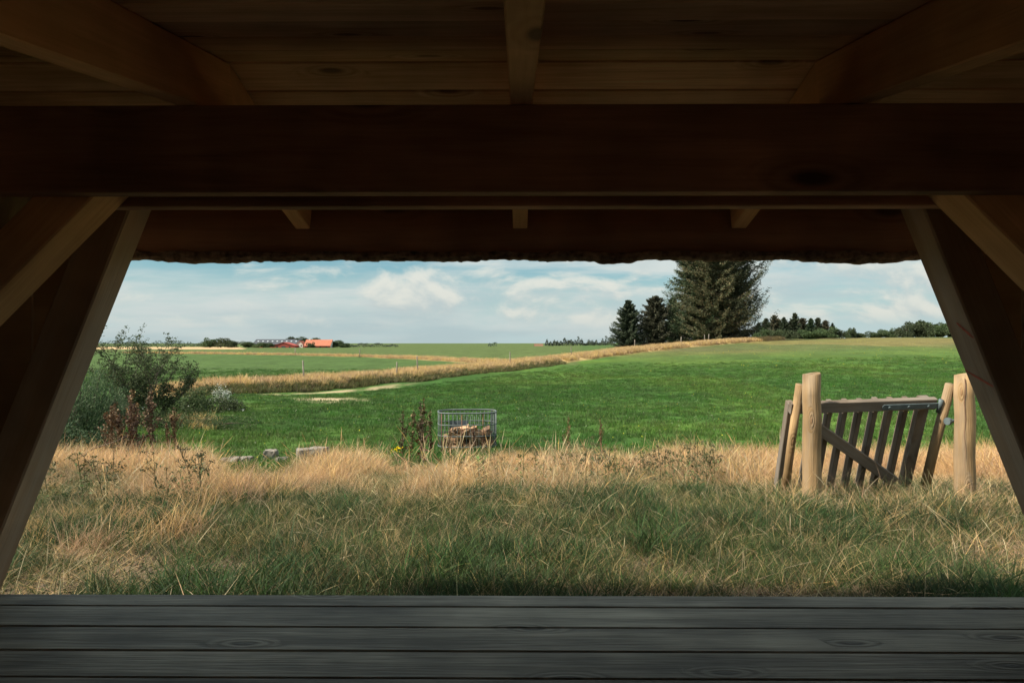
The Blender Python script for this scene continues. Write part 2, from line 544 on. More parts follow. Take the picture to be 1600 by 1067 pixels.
C = lambda *c: np.array(c, float)
n1 = fbm(x * 0.09, y * 0.05, 4); n2 = fbm(x * 0.9 + 3, y * 0.9, 3); n3 = fbm(x * 0.02 + 11, y * 0.016, 3)
col = np.tile(C(0.036, 0.088, 0.018), (len(x), 1))                       # meadow
col = lerp(col, C(0.030, 0.074, 0.014), sstep(0.45, 0.62, n1))
mt = meadow_tint(x, y)[:, None] * (y > 8)[:, None]
col = col * (1 + mt * np.array([1.0, 0.45, 0.25]))
col = lerp(col, C(0.082, 0.086, 0.036), sstep(60, 120, y) * sstep(0.0, 12, x - 0.1 * y) * (0.5 + 0.5 * sstep(0.4, 0.6, n3)))  # thinner grass on the rise
col = lerp(col, C(0.15, 0.125, 0.045), 0.75 * sstep(90, 125, y) * sstep(0.58, 0.70, fbm(x * 0.05 + 31, y * 0.02, 3)) * (x > 0.15 * y))
sdB, alB = poly_dist(x, y, BANK); sdS, alS = poly_dist(x, y, STRIP)
col = lerp(col, C(0.052, 0.090, 0.025), sstep(0, 10, sdB) * sstep(30, 60, y) * (x < 0.3 * y))      # fields beyond the bank
col = lerp(col, C(0.068, 0.096, 0.030), sstep(0, 6, sdS) * (x < 0.1 * y) * (y > 60))
soil = C(0.105, 0.078, 0.050)
col = lerp(col, soil, (1 - sstep(5.2, 6.5, y)))
col = lerp(col, C(0.135, 0.096, 0.062), (1 - sstep(5.0, 6.0, y)) * sstep(0.40, 0.60, n2))
col = lerp(col, C(0.24, 0.165, 0.085), dry_band(x, y))
onb = sstep(-0.8, 0.2, sdB) * (1 - sstep(3.0, 5.0, sdB)) * (alB > 0.02) * (alB < 8.98)
col = lerp(col, C(0.38, 0.27, 0.125), onb)
ons = (1 - sstep(2.0, 4.0, np.abs(sdS))) * (alS > 0.02) * (alS < 4.98)
col = lerp(col, C(0.30, 0.21, 0.10), ons * 0.85)
path = 0.8 * sstep(-3.3, -2.7, sdB) * (1 - sstep(-1.9, -1.2, sdB)) * sstep(0.5, 1.2, alB) * (1 - sstep(2.3, 3.1, alB)) * sstep(0.36, 0.56, fbm(x * 0.9, y * 0.5, 3) + 0.08)
col = lerp(col, C(0.34, 0.26, 0.165), path)
pat = np.exp(-(((x + 9.4) / 1.6) ** 2 + ((y - 35.5) / 1.1) ** 2)) + np.exp(-(((x + 8.6) / 1.0) ** 2 + ((y - 33) / 0.6) ** 2))
col = lerp(col, C(0.36, 0.28, 0.18), np.clip(pat * 1.6 * sstep(0.35, 0.6, n2 + 0.1), 0, 1))
wheat = (x < -0.395 * y) * sstep(300, 330, y) * (1 - sstep(640, 700, y))
col = lerp(col, C(0.38, 0.27, 0.15), wheat * 1.0)

M_ground, t, b = new_mat('field_ground', 0.95, 0.1)
at = t.n('ShaderNodeAttribute', attribute_name='Col')
gco = t.n('ShaderNodeNewGeometry').outputs['Position']
a1 = t.n('ShaderNodeTexNoise', ins={'Vector': gco, 'Scale': 2.2, 'Detail': 8.0, 'Roughness': 0.7}).outputs[0]
sc2 = t.n('ShaderNodeVectorMath', operation='MULTIPLY', ins={0: gco, 1: (0.35, 0.16, 0.3)}).outputs[0]
a2 = t.n('ShaderNodeTexNoise', ins={'Vector': sc2, 'Scale': 1.0, 'Detail': 6.0, 'Roughness': 0.65}).outputs[0]
a3 = t.n('ShaderNodeTexNoise', ins={'Vector': gco, 'Scale': 38.0, 'Detail': 6.0, 'Roughness': 0.75}).outputs[0]
v = t.math('MULTIPLY', t.math('MULTIPLY', t.maprange(a1, 0.3, 0.7, 0.65, 1.35), t.maprange(a2, 0.3, 0.7, 0.75, 1.25)), t.maprange(a3, 0.3, 0.7, 0.55, 1.45))
g3 = t.n('ShaderNodeCombineXYZ', ins={0: v, 1: v, 2: v}).outputs[0]
t.t.links.new(t.mix(1.0, at.outputs['Color'], g3, 'MULTIPLY'), b.inputs['Base Color'])
bp = t.n('ShaderNodeBump', ins={'Strength': 0.8, 'Distance': 0.06, 'Height': t.math('ADD', a1, t.math('MULTIPLY', a3, 0.25))})
t.t.links.new(bp.outputs[0], b.inputs['Normal'])
go = link(bpy.data.objects.new('ground', mesh_np('ground', V, Fq, M_ground, col, True)))
tag(go, 'rough grassy ground falling to a meadow and rising to far fields', kind='structure')

# ------------------------------------------------------------------ the shelter
YAW = -0.0085
sh = empty('timber_shelter', (0.02, 0, 0), YAW)
tag(sh, 'low dark timber shelter with boarded roof, raking posts and grey plank deck', 'shelter')
zo = EYE        # eye-relative heights + zo = world
# deck
jb2 = MB()
for xx in (-1.5, -0.75, 0.0, 0.75, 1.5):
    jb2.box((xx - 0.03, -0.9, -0.175), (xx + 0.03, 2.0, -0.031))
for yy in (-0.86, 0.6, 1.95):
    for xx in (-1.5, 0.0, 1.5):
        jb2.box((xx - 0.09, yy - 0.05, -0.42), (xx + 0.09, yy + 0.07, -0.176))
jb2.box((-1.6, 2.002, -0.175), (1.6, 2.046, -0.031))
deck = jb2.build('deck', M_beam, sh)
edges = [2.053, 1.964, 1.823, 1.683, 1.5475]
while edges[-1] > -0.8:
    edges.append(edges[-1] - 0.1385)
for k in range(len(edges) - 1):
    y1, y0 = edges[k] - (0.0 if k == 0 else 0.002), edges[k + 1] + 0.002
    timber('plank', (-1.6, (y0 + y1) / 2, -0.0145 + rng.uniform(-0.0012, 0.0012)), (1.6, (y0 + y1) / 2, -0.0145 + rng.uniform(-0.0012, 0.0012)), y1 - y0, 0.029, M_deck, deck, c=0.004)
# roof
DR, ZR = 1.69, 0.690
SF, SR = -0.26, 0.18


def ceil_z(d):
    return zo + (ZR + SF * (d - DR) if d > DR else ZR + SR * (d - DR))


rb = MB()
for (d0, d1) in ((DR, 2.43), (DR, -1.02)):
    M = Matrix.Identity(4)
    z0, z1 = ceil_z(d0 + (1e-4 if d1 > d0 else -1e-4)) + 0.028, ceil_z(d1) + 0.028
    vs = [(-1.95, d0, z0), (1.95, d0, z0), (1.95, d1, z1), (-1.95, d1, z1), (-1.95, d0, z0 + 0.05), (1.95, d0, z0 + 0.05), (1.95, d1, z1 + 0.05), (-1.95, d1, z1 + 0.05)]
    bI = len(rb.v); rb.v += [Vector(p) for p in vs]
    rb.f += [tuple(bI + i for i in f) for f in ((0, 1, 2, 3), (4, 5, 6, 7), (0, 1, 5, 4), (1, 2, 6, 5), (2, 3, 7, 6), (3, 0, 4, 7))]
roof = rb.build('roof', M_felt, sh)
BW = 0.118
for sgn, slope, dend in ((1, SF, 2.42), (-1, SR, -1.0)):
    a = math.atan(slope) * (1 if sgn > 0 else 1)
    dirv = Vector((0, math.cos(math.atan(slope)), math.sin(math.atan(slope)))) * sgn
    nrm = Vector((0, -math.sin(math.atan(slope)), math.cos(math.atan(slope))))
    Ls = abs(dend - DR) / math.cos(math.atan(slope))
    k = 0; s = 0.0
    while s < Ls - 0.02:
        wv = min(BW, Ls - s)
        c = Vector((0, DR, zo + ZR)) + dirv * (s + wv / 2) + nrm * (0.012 + rng.uniform(0, 0.002))
        timber('board', c + Vector((-1.9, 0, 0)), c + Vector((1.9, 0, 0)), wv - 0.004, 0.022, M_board, roof, up=nrm, c=0.003)
        s += BW; k += 1
# rafters
RD = 0.128
for xr in (-0.760, -0.012, 0.737):
    for slope, d0, d1 in ((SR, -1.0, DR - 0.001), (SF, DR + 0.001, 2.375)):
        ca = math.cos(math.atan(slope)); nrm = Vector((0, -math.sin(math.atan(slope)), ca))
        p0 = Vector((xr, d0, ceil_z(d0))) - nrm * (RD / 2 + 0.001); p1 = Vector((xr, d1, ceil_z(d1))) - nrm * (RD / 2 + 0.001)
        timber('rafter', p0, p1, 0.05, RD, M_raft, sh, up=nrm)
# twin tie beams
for d0 in (1.52, 1.681):
    timber('beam', (-1.34, d0 + 0.0235, zo + 0.4305), (1.34, d0 + 0.0235, zo + 0.4305), 0.047, 0.195, M_tie, sh)


def XI(z, s):        # inner face of the raking frames at eye-relative height z
    return s * (1.353 - 0.40 * z)


lean = math.atan(0.40)
TW = 0.115
for s in (-1, 1):
    for d0, mat, zt in ((2.052, M_rake, 0.47), (1.569, M_rake, 0.52), (-0.9, M_rake, 0.12)):
        zb = -1.16
        off = s * TW / 2 / math.cos(lean)
        timber('post', (XI(zb, s) + off, d0 + 0.0575, zo + zb), (XI(zt, s) + off, d0 + 0.0575, zo + zt), 0.115 if d0 > 2 else 0.110, TW, mat, sh, up=(s * math.cos(lean), 0, math.sin(lean)), c=0.005)
    # knee brace between the twin beams, at 45 degrees
    h = 0.1 / 2
    pT = Vector((s * 1.003, 1.624, zo + 0.333)); dr = Vector((s * 1, 0, -1)).normalized(); nr2 = Vector((s * 1, 0, 1)).normalized()
    timber('brace', pT + nr2 * h - dr * 0.20, pT + nr2 * h + dr * 0.52, 0.112, 0.1, M_raft, sh, up=nr2, c=0.004)
    # side wall: upright boards outside the raking frames
    xw = s * 1.86
    wb = MB()
    vs = []
    for d in (-1.05, 0.0, 1.0, DR, 2.17):
        for z in (zo - 1.0, ceil_z(d) + 0.02):
            vs.append(Vector((xw + s * 0.014, d, z)))
    wb.v = vs + [v_ + Vector((s * 0.012, 0, 0)) for v_ in vs]
    for k in range(4):
        a_, b_, c_, d_ = 2 * k, 2 * k + 2, 2 * k + 3, 2 * k + 1
        wb.f += [(a_, b_, c_, d_), (a_ + 10, d_ + 10, c_ + 10, b_ + 10)]
    sw = wb.build('side_wall', M_felt, sh)
    d = -1.03
    while d < 2.15:
        wv = min(0.118, 2.165 - d)
        zt = min(ceil_z(d), ceil_z(d + wv)) - 0.004
        timber('board', (xw, d + wv / 2, zo - 1.0), (xw, d + wv / 2, zt), wv - 0.005, 0.021, M_wall, sw, up=(s, 0, 0), c=0.002)
        d += 0.118
    # front panel beside the opening: upright boards cut to the rake of the post
    fp_ = None
    xa = 1.225
    while xa < 1.93:
        xb = min(xa + 0.112, 1.94)
        zl = lambda q: max(-1.05, (1.405 - q) / 0.40)
        zt = ceil_z(2.18) - zo - 0.005
        if zl(xa) < zt - 0.02:
            mb = MB(); y0_, y1_ = 2.170 + random.uniform(0, 0.003), 2.192
            poly = [(s * xa, zl(xa)), (s * xb, zl(xb)), (s * xb, zt), (s * xa, zt)]
            if zl(xb) == -1.05 and zl(xa) > -1.05:
                poly.insert(1, (s * 1.825, -1.05)) if xa < 1.825 < xb else None
            k = len(poly)
            mb.v = [Vector((p_[0], yy, zo + p_[1])) for yy in (y0_, y1_) for p_ in poly]
            mb.f = [tuple(range(k)), tuple(range(2 * k - 1, k - 1, -1))] + [(q, (q + 1) % k, k + (q + 1) % k, k + q) for q in range(k)]
            if fp_ is None:
                fp_ = MB().box((min(s * 1.30, s * 1.93), 2.194, zo + 0.36), (max(s * 1.30, s * 1.93), 2.215, zo + 0.44)).build('front_panel', M_wall, sh)
            mb.build('board', M_wall, fp_)
        xa = xb + 0.005
# unseen rear wall, gap under the eave added to let light in
rw = MB().box((-1.9, -1.06, zo - 1.0), (1.9, -1.045, zo + 0.05)).build('rear_wall', M_felt, sh)
z = -0.95
while z < -0.03:
    timber('board', (-1.85, -1.033, zo + z + 0.059), (1.85, -1.033, zo + z + 0.059), 0.021, 0.113, M_wall, rw, c=0.002)
    z += 0.118
# live-edged fascia with its bark
nf = 260
xs = np.linspace(-1.95, 1.95, nf)
zb = 0.303 + 0.005 * (fbm(xs * 1.6 + 5, xs * 0 + 2, 3) - 0.5) + 0.004 * (vnoise(xs * 14, xs * 0) - 0.5)
fd = 2.378; th = 0.032
fv = []
for i in range(nf):
    fv += [(xs[i], fd, zo + 0.52), (xs[i], fd, zo + zb[i] + 0.004), (xs[i], fd + th, zo + zb[i]), (xs[i], fd + th, zo + 0.52)]
ff = []
for i in range(nf - 1):
    a_ = 4 * i
    for k in range(4):
        ff.append((a_ + k, a_ + (k + 1) % 4, a_ + 4 + (k + 1) % 4, a_ + 4 + k))
fas = link(bpy.data.objects.new('fascia_board', mesh_np('fascia_board', fv, ff, M_beam)), sh)
fas['label'] = 'live-edged fascia board above the opening'
nb = 1100
xs = np.linspace(-1.95, 1.95, nb)
zb2 = np.interp(xs, np.linspace(-1.95, 1.95, nf), zb)
jag = fbm(xs * 5.0, xs * 0 + 8, 4)
big = sstep(0.60, 0.72, fbm(xs * 2.7 + 50, xs * 0 + 1, 2))
bot = zb2 - 0.006 - 0.015 * jag - 0.007 * big - 0.007 * np.round(vnoise(xs * 9, xs * 0 + 4) * 3) / 3 - 0.004 * vnoise(xs * 60, xs * 0 + 9)
rows = 7
bv = []
for r_ in range(rows):
    tt = r_ / (rows - 1)
    zz = zb2 + 0.010 + (bot - zb2 - 0.010) * tt
    bulge = 0.010 * math.sin(math.pi * tt) + 0.020 * (fbm(xs * 14 + r_ * 3.7, xs * 0 + r_ * 5.1, 3) - 0.5)
    bv.append(np.stack([xs, fd - 0.003 - bulge + 0.010 * tt, zo + zz], -1))
for r_ in range(rows):
    tt = 1 - r_ / (rows - 1)
    zz = zb2 + 0.006 + (bot - zb2 - 0.006) * tt
    bv.append(np.stack([xs, np.full(nb, fd + th + 0.006) + 0.006 * (fbm(xs * 12 + r_, xs * 0 + r_, 2) - 0.5), zo + zz], -1))
bv = np.concatenate(bv)
bf = []
for r_ in range(2 * rows - 1):
    a_ = r_ * nb + np.arange(nb - 1)
    bf.append(np.stack([a_, a_ + 1, a_ + nb + 1, a_ + nb], -1))
bk = link(bpy.data.objects.new('bark', mesh_np('bark', bv, np.concatenate(bf), M_bark)), fas)
bk['label'] = 'ragged strip of rough bark along the lower edge'
# orange cord marks on the right raking post
for z_, l_ in ((0.03, 0.05), (-0.115, 0.10)):
    s = 1
    c0 = Vector((XI(z_, s) - 0.002, 2.060, zo + z_ - 0.02)); c1 = Vector((XI(z_ + 0.05, s) - 0.002, 2.060 + l_, zo + z_ + 0.03 - 0.06 * l_))
    mk = MB()
    t_ = (c1 - c0); n_ = Vector((-math.cos(lean), 0, -math.sin(lean))); w_ = t_.cross(n_).normalized() * 0.004
    N = 10
    for k in range(N + 1):
        p = c0 + t_ * (k / N); p.x = XI(p.z - zo, s) - 0.0016; wob = 0.6 + 0.8 * random.random()
        mk.v += [p + w_ * wob, p - w_ * wob]
    for k in range(N):
        mk.f.append((2 * k, 2 * k + 1, 2 * k + 3, 2 * k + 2))
    o_ = mk.build('paint_mark', M_paint, sh)

# ------------------------------------------------------------------ grass and ground cover


def blades(n, rad, lmin, lmax, width, bend, cols, seg=3, spread=0.35, seedheads=0.0, rs=0, wind=(0.0, 0.0), flat=0.0):
    """one tuft: n tapered curved blades"""
    g = np.random.default_rng(rs)
    Vv, Fv, Cv = [], [], []
    for k in range(n):
        a = g.uniform(0, 2 * math.pi); r = rad * math.sqrt(g.uniform())
        base = np.array([math.cos(a) * r, math.sin(a) * r, -0.02])
        th = g.uniform(0, 2 * math.pi)
        L = g.uniform(lmin, lmax)
        out = np.array([math.cos(th), math.sin(th), 0])
        out = out * spread * g.uniform(0.3, 1.4) + np.array([wind[0], wind[1], 0])
        d0 = out + np.array([0, 0, 1.0 - flat * g.uniform(0.3, 1)])
        d0 /= np.linalg.norm(d0)
        bd = bend * g.uniform(0.3, 1.5)
        hor = np.array([out[0], out[1], 0]); hn = np.linalg.norm(hor); hor = hor / hn if hn > 1e-6 else np.array([1.0, 0, 0])
        sa = g.uniform(0, 2 * math.pi)
        sidev = np.array([-math.sin(sa), math.cos(sa), 0]) * width * g.uniform(0.6, 1.3)
        p = base.copy(); dcur = d0.copy()
        c = np.array(cols[g.integers(len(cols))]) * g.uniform(0.75, 1.25)
        b0 = len(Vv)
        for s in range(seg + 1):
            wv = (1 - s / seg) ** 0.6 if seedheads == 0 else 0.6
            if seedheads and s >= seg - 1: wv = 1.0 + seedheads if s == seg - 1 else 0.2
            Vv.append(p - sidev * wv * 0.5); Vv.append(p + sidev * wv * 0.5)
            cc = c * (0.9 + 0.2 * s / seg)
            Cv += [cc, cc]
            p = p + dcur * L / seg
            dcur = dcur + hor * bd / seg + np.array([0, 0, -bd * 0.55 / seg]); dcur /= np.linalg.norm(dcur)
        for s in range(seg):
            q = b0 + 2 * s
            Fv.append((q, q + 1, q + 3, q + 2))
    return np.array(Vv), np.array(Fv), np.array(Cv)


def variants(name, count, mat=M_grass, **kw):
    c = bpy.data.collections.new(name)
    for k in range(count):
        v_, f_, c_ = blades(rs=k * 13 + len(name), **kw)
        o = bpy.data.objects.new(f'{name}_{k:02d}', mesh_np(name, v_, f_, mat, c_))
        c.objects.link(o)
    return c


def scatter(name, coll, nvar, x, y, scl, label, zoff=0.0, tilt=0.12, zs=None, tint=None):
    n = len(x)
    z = ground(x, y) + zoff
    me = bpy.data.meshes.new(name)
    me.vertices.add(n)
    me.vertices.foreach_set('co', np.stack([x, y, z], -1).astype(np.float32).ravel())
    a = me.attributes.new('rot', 'FLOAT_VECTOR', 'POINT')
    rot = np.stack([rng.normal(0, tilt, n), rng.normal(0, tilt, n), rng.uniform(0, 2 * math.pi, n)], -1)
    a.data.foreach_set('vector', rot.astype(np.float32).ravel())
    a = me.attributes.new('scl', 'FLOAT_VECTOR', 'POINT')
    s3 = np.stack([scl, scl, scl if zs is None else scl * zs], -1)
    a.data.foreach_set('vector', s3.astype(np.float32).ravel())
    a = me.attributes.new('pick', 'INT', 'POINT')
    a.data.foreach_set('value', rng.integers(0, nvar, n).astype(np.int32))
    a = me.attributes.new('tint', 'FLOAT', 'POINT')
    a.data.foreach_set('value', (np.zeros(n) if tint is None else tint).astype(np.float32))
    o = link(bpy.data.objects.new(name, me))
    ng = bpy.data.node_groups.new(name + '_scatter', 'GeometryNodeTree')
    ng.interface.new_socket('Geometry', in_out='INPUT', socket_type='NodeSocketGeometry')
    ng.interface.new_socket('Geometry', in_out='OUTPUT', socket_type='NodeSocketGeometry')
    N = ng.nodes
    gi = N.new('NodeGroupInput'); go_ = N.new('NodeGroupOutput')
    ci = N.new('GeometryNodeCollectionInfo')
    ci.inputs['Collection'].default_value = coll
    ci.inputs['Separate Children'].default_value = True
    ci.inputs['Reset Children'].default_value = True
    ip = N.new('GeometryNodeInstanceOnPoints')

    def attr(nm, tp):
        q = N.new('GeometryNodeInputNamedAttribute'); q.data_type = tp
        q.inputs['Name'].default_value = nm
        return q.outputs['Attribute']
    e2r = N.new('FunctionNodeEulerToRotation')
    ng.links.new(attr('rot', 'FLOAT_VECTOR'), e2r.inputs[0])
    ng.links.new(gi.outputs[0], ip.inputs['Points'])
    ng.links.new(ci.outputs[0], ip.inputs['Instance'])
    ip.inputs['Pick Instance'].default_value = True
    ng.links.new(attr('pick', 'INT'), ip.inputs['Instance Index'])
    ng.links.new(e2r.outputs[0], ip.inputs['Rotation'])
    ng.links.new(attr('scl', 'FLOAT_VECTOR'), ip.inputs['Scale'])
    ng.links.new(ip.outputs[0], go_.inputs[0])
    md = o.modifiers.new('scatter', 'NODES')
    md.node_group = ng
    tag(o, label, 'grass', kind='stuff')
    return o


GREEN = [(0.0417, 0.0741, 0.0202), (0.0531, 0.0847, 0.0236), (0.0341, 0.06, 0.0202), (0.0644, 0.0847, 0.0304)]
LUSH = [(0.0396, 0.1041, 0.0184), (0.0501, 0.1192, 0.0231), (0.0317, 0.0867, 0.0173), (0.066, 0.1284, 0.03)]
STRAW = [(0.4888, 0.3149, 0.1548), (0.5512, 0.376, 0.2021), (0.4264, 0.2585, 0.1204), (0.52, 0.3149, 0.1548)]
PALE = [(0.46, 0.38, 0.22), (0.40, 0.31, 0.17), (0.50, 0.42, 0.26)]
MIXED = GREEN + [(0.30, 0.22, 0.11), (0.36, 0.27, 0.14), (0.22, 0.17, 0.08)]

c_short = variants('short_green_tuft', 6, n=72, rad=0.12, lmin=0.04, lmax=0.14, width=0.0031, bend=1.0, cols=GREEN, spread=0.5)
c_mixed = variants('mixed_tuft', 6, n=80, rad=0.16, lmin=0.05, lmax=0.19, width=0.0027, bend=1.2, cols=MIXED, spread=0.6)
c_straw = variants('pale_straw', 6, n=8, rad=0.18, lmin=0.14, lmax=0.38, width=0.0016, bend=1.3, cols=PALE, seg=5, spread=0.7, seedheads=0.9)
c_litter = variants('fallen_straw', 5, n=26, rad=0.22, lmin=0.06, lmax=0.22, width=0.0028, bend=0.15, cols=PALE + STRAW, seg=2, spread=1.0, flat=1.05)
c_dry = variants('dry_tuft', 8, n=84, rad=0.18, lmin=0.16, lmax=0.44, width=0.0036, bend=1.1, cols=STRAW, seg=4, spread=0.42, wind=(0.0, 0.0))
c_brown = variants('brown_tuft', 5, n=70, rad=0.18, lmin=0.14, lmax=0.38, width=0.0036, bend=1.3, cols=[(0.25, 0.175, 0.095), (0.31, 0.22, 0.12), (0.17, 0.14, 0.07), (0.11, 0.125, 0.05)], seg=4, spread=0.5)
c_seed = variants('seed_stalks', 5, n=11, rad=0.22, lmin=0.34, lmax=0.62, width=0.0026, bend=0.8, cols=STRAW + PALE, seg=6, spread=0.35, seedheads=1.3)
c_dark = variants('dark_tuft', 5, n=70, rad=0.10, lmin=0.08, lmax=0.24, width=0.005, bend=1.1, cols=[(0.034, 0.066, 0.022), (0.045, 0.082, 0.026), (0.028, 0.052, 0.02)], seg=3, spread=0.6)
c_tuss = variants('green_tussock', 4, n=120, rad=0.10, lmin=0.18, lmax=0.36, width=0.006, bend=1.3, cols=LUSH, seg=4, spread=0.6)
c_mead = variants('meadow_tuft', 8, n=44, rad=0.26, lmin=0.08, lmax=0.20, width=0.013, bend=0.9, cols=LUSH, seg=2, spread=0.5)
c_gate = variants('gate_tuft', 4, n=70, rad=0.15, lmin=0.10, lmax=0.34, width=0.0032, bend=1.5, cols=GREEN + STRAW[:2] + PALE[:1], seg=4, spread=0.55)
c_bank = variants('bank_tuft', 6, n=46, rad=0.45, lmin=0.35, lmax=0.75, width=0.03, bend=0.7, cols=[(0.52, 0.37, 0.18), (0.58, 0.43, 0.23), (0.46, 0.31, 0.14), (0.36, 0.26, 0.12)], seg=3, spread=0.35)
c_bankg = variants('bank_weed', 4, n=46, rad=0.45, lmin=0.25, lmax=0.5, width=0.04, bend=0.7, cols=[(0.09, 0.10, 0.035), (0.12, 0.11, 0.045), (0.07, 0.09, 0.03), (0.16, 0.13, 0.06)], seg=3, spread=0.4)


def rand_xy(n, d0, d1, um=0.88, extra=0.6):
    """even spread over a wedge of ground"""
    y = np.sqrt(rng.uniform(d0 ** 2, d1 ** 2, n))
    x = rng.uniform(-1, 1, n) * (um * y + extra)
    return x, y


def clear_of(x, y, rects):
    m = np.ones(len(x), bool)
    for (x0, x1, y0, y1) in rects:
        m &= ~((x > x0) & (x < x1) & (y > y0) & (y < y1))
    return m


def bare(x, y):
    return sstep(0.46, 0.55, fbm(x * 1.5 + 4.2, y * 2.2 + 2.1, 4)) * (1 - sstep(3.2, 4.1, y))


# short grass in front of the deck
x, y = rand_xy(6800, 2.12, 6.4)
k = rng.uniform(size=len(x)) > np.maximum(bare(x, y) * 0.97, dry_band(x, y) * 0.75)
scatter('short_grass', c_short, 6, x[k], y[k], rng.uniform(0.6, 1.15, k.sum()), 'short green grass between the deck and the dry tall grass')
x, y = rand_xy(2400, 2.3, 5.6)
k = (fbm(x * 1.6 + 70, y * 2.0 + 15, 3) > 0.53) & (rng.uniform(size=len(x)) > bare(x, y))
scatter('dark_grass_clumps', c_dark, 5, x[k], y[k], rng.uniform(0.6, 1.15, k.sum()), 'dark green clumps of coarse grass before the deck')
x, y = rand_xy(5600, 2.3, 7.5)
k = rng.uniform(size=len(x)) > np.maximum(bare(x, y) * 0.95, dry_band(x, y) * 0.5)
k &= (y > 2.9) | (rng.uniform(size=len(x)) < 0.4)
scatter('mixed_grass', c_mixed, 6, x[k], y[k], rng.uniform(0.55, 1.2, k.sum()), 'rough half-dry grass in front of the deck')
x, y = rand_xy(1250, 2.6, 8.5)
k = rng.uniform(size=len(x)) > np.where(y < 3.4, 0.75, 0.15)
scatter('straw_stalks', c_straw, 6, x[k], y[k], rng.uniform(0.6, 1.1, k.sum()), 'pale bent straw stalks standing over the near grass', tilt=0.22)
x, y = rand_xy(420, 2.1, 6.0)
x2, y2 = rand_xy(1000, 2.1, 4.2)
k2 = rng.uniform(size=len(x2)) < bare(x2, y2)
x = np.concatenate([x, x2[k2]]); y = np.concatenate([y, y2[k2]])
scatter('fallen_straw', c_litter, 5, x, y, rng.uniform(0.6, 1.2, len(x)), 'fallen straw lying on the soil before the deck', zoff=0.03)
c_crumb = bpy.data.collections.new('soil_crumb')
for k in range(4):
    g = np.random.default_rng(90 + k)
    vv = np.array([(1, 0, 0), (-1, 0, 0), (0, 1, 0), (0, -1, 0), (0, 0, 0.8), (0, 0, -0.5)]) * 0.008 * g.uniform(0.6, 1.3, (6, 3))
    ff = np.array([(0, 2, 4), (2, 1, 4), (1, 3, 4), (3, 0, 4), (2, 0, 5), (1, 2, 5), (3, 1, 5), (0, 3, 5)])
    cc = np.tile(np.array([(0.15, 0.105, 0.07), (0.10, 0.075, 0.05), (0.20, 0.165, 0.125), (0.125, 0.085, 0.055)][k]), (6, 1))
    c_crumb.objects.link(bpy.data.objects.new(f'soil_crumb_{k}', mesh_np('soil_crumb', vv, ff, M_grass, cc)))
x, y = rand_xy(26000, 2.1, 4.2)
k = rng.uniform(size=len(x)) < bare(x, y); x = x[k]; y = y[k]
tag(scatter('soil_crumbs', c_crumb, 4, x, y, rng.uniform(0.4, 1.7, len(x)), 'crumbs of bare soil and grit before the deck', tilt=1.0), cat='soil')
# tall dry grass
x, y = rand_xy(26000, 3.0, 16.5)
p = dry_band(x, y)
p = np.maximum(p, 0.26 * sstep(0.48, 0.60, fbm(x * 1.1 + 20, y * 1.4 + 4, 3)) * sstep(2.7, 3.3, y) * (y < 6))
p = np.maximum(p, 0.30 * np.exp(-(((x - 2.6) / 1.2) ** 2)) * sstep(3.2, 4.0, y) * (y < 6))
k = rng.uniform(size=len(x)) < p * 0.85 * (0.55 + 0.45 * sstep(0.3, 0.5, fbm(x * 0.8, y * 0.8, 2)))
uu = x / y * F + 800
hb = np.interp(uu, [300, 345, 455, 500, 585, 600, 622, 640, 780, 830], [1, 0.42, 0.42, 0.95, 1.0, 0.6, 0.6, 1.0, 1.0, 1.0])
hs = np.interp(y, [3.2, 4.5, 5.5, 7.5], [0.42, 0.6, 0.78, 1.0]) * rng.uniform(0.65, 1.2, len(x)) * (0.38 + 1.05 * sstep(0.28, 0.72, fbm(x * 0.85 + 3, y * 0.14 + 9, 3)))
hs = hs * np.where(y > 5.5, hb, 1.0) * np.where((x > 1.6) & (x < 3.6) & (y < 5.2), 0.62, 1.0)
brn = fbm(x * 0.6 + 80, y * 0.35 + 2, 3) + rng.normal(0, 0.05, len(x)) > 0.57
kb = k & brn
scatter('brown_dry_grass', c_brown, 5, x[kb], y[kb], hs[kb], 'darker brown-green patches within the band of dry grass', tilt=0.2)
k = k & ~brn
scatter('dry_grass', c_dry, 8, x[k], y[k], hs[k], 'band of tall tan dry grass on the slope beyond the deck', tilt=0.16)
x, y = rand_xy(5200, 4.8, 12.0)
k = (rng.uniform(size=len(x)) < dry_band(x, y)) & (fbm(x * 0.7 + 60, y * 0.6, 3) > 0.47)
scatter('green_grass_in_dry_band', c_mixed, 6, x[k], y[k], rng.uniform(0.9, 1.5, k.sum()), 'greener patches of grass among the dry tall grass')
x, y = rand_xy(2600, 4.9, 13.5)
uu = x / y * F + 800
k = (rng.uniform(size=len(x)) < dry_band(x, y)) & (fbm(x * 0.85 + 3, y * 0.14 + 9, 3) > 0.42) & ~((uu > 335) & (uu < 470))
scatter('seed_stalks', c_seed, 5, x[k], y[k], rng.uniform(0.7, 1.05, k.sum()), 'tall bleached seed stalks over the dry grass', tilt=0.18)
x = rng.uniform(1.75, 3.7, 420); y = rng.uniform(4.2, 5.6, 420)
k = ~((np.abs(x - 2.064) < 0.10) & (np.abs(y - 4.70) < 0.10)) & ~((np.abs(x - 3.11) < 0.11) & (np.abs(y - 4.70) < 0.11))
scatter('gate_grass', c_gate, 4, x[k], y[k], rng.uniform(0.6, 1.1, k.sum()), 'long green and straw grass round the foot of the gate', tilt=0.2)
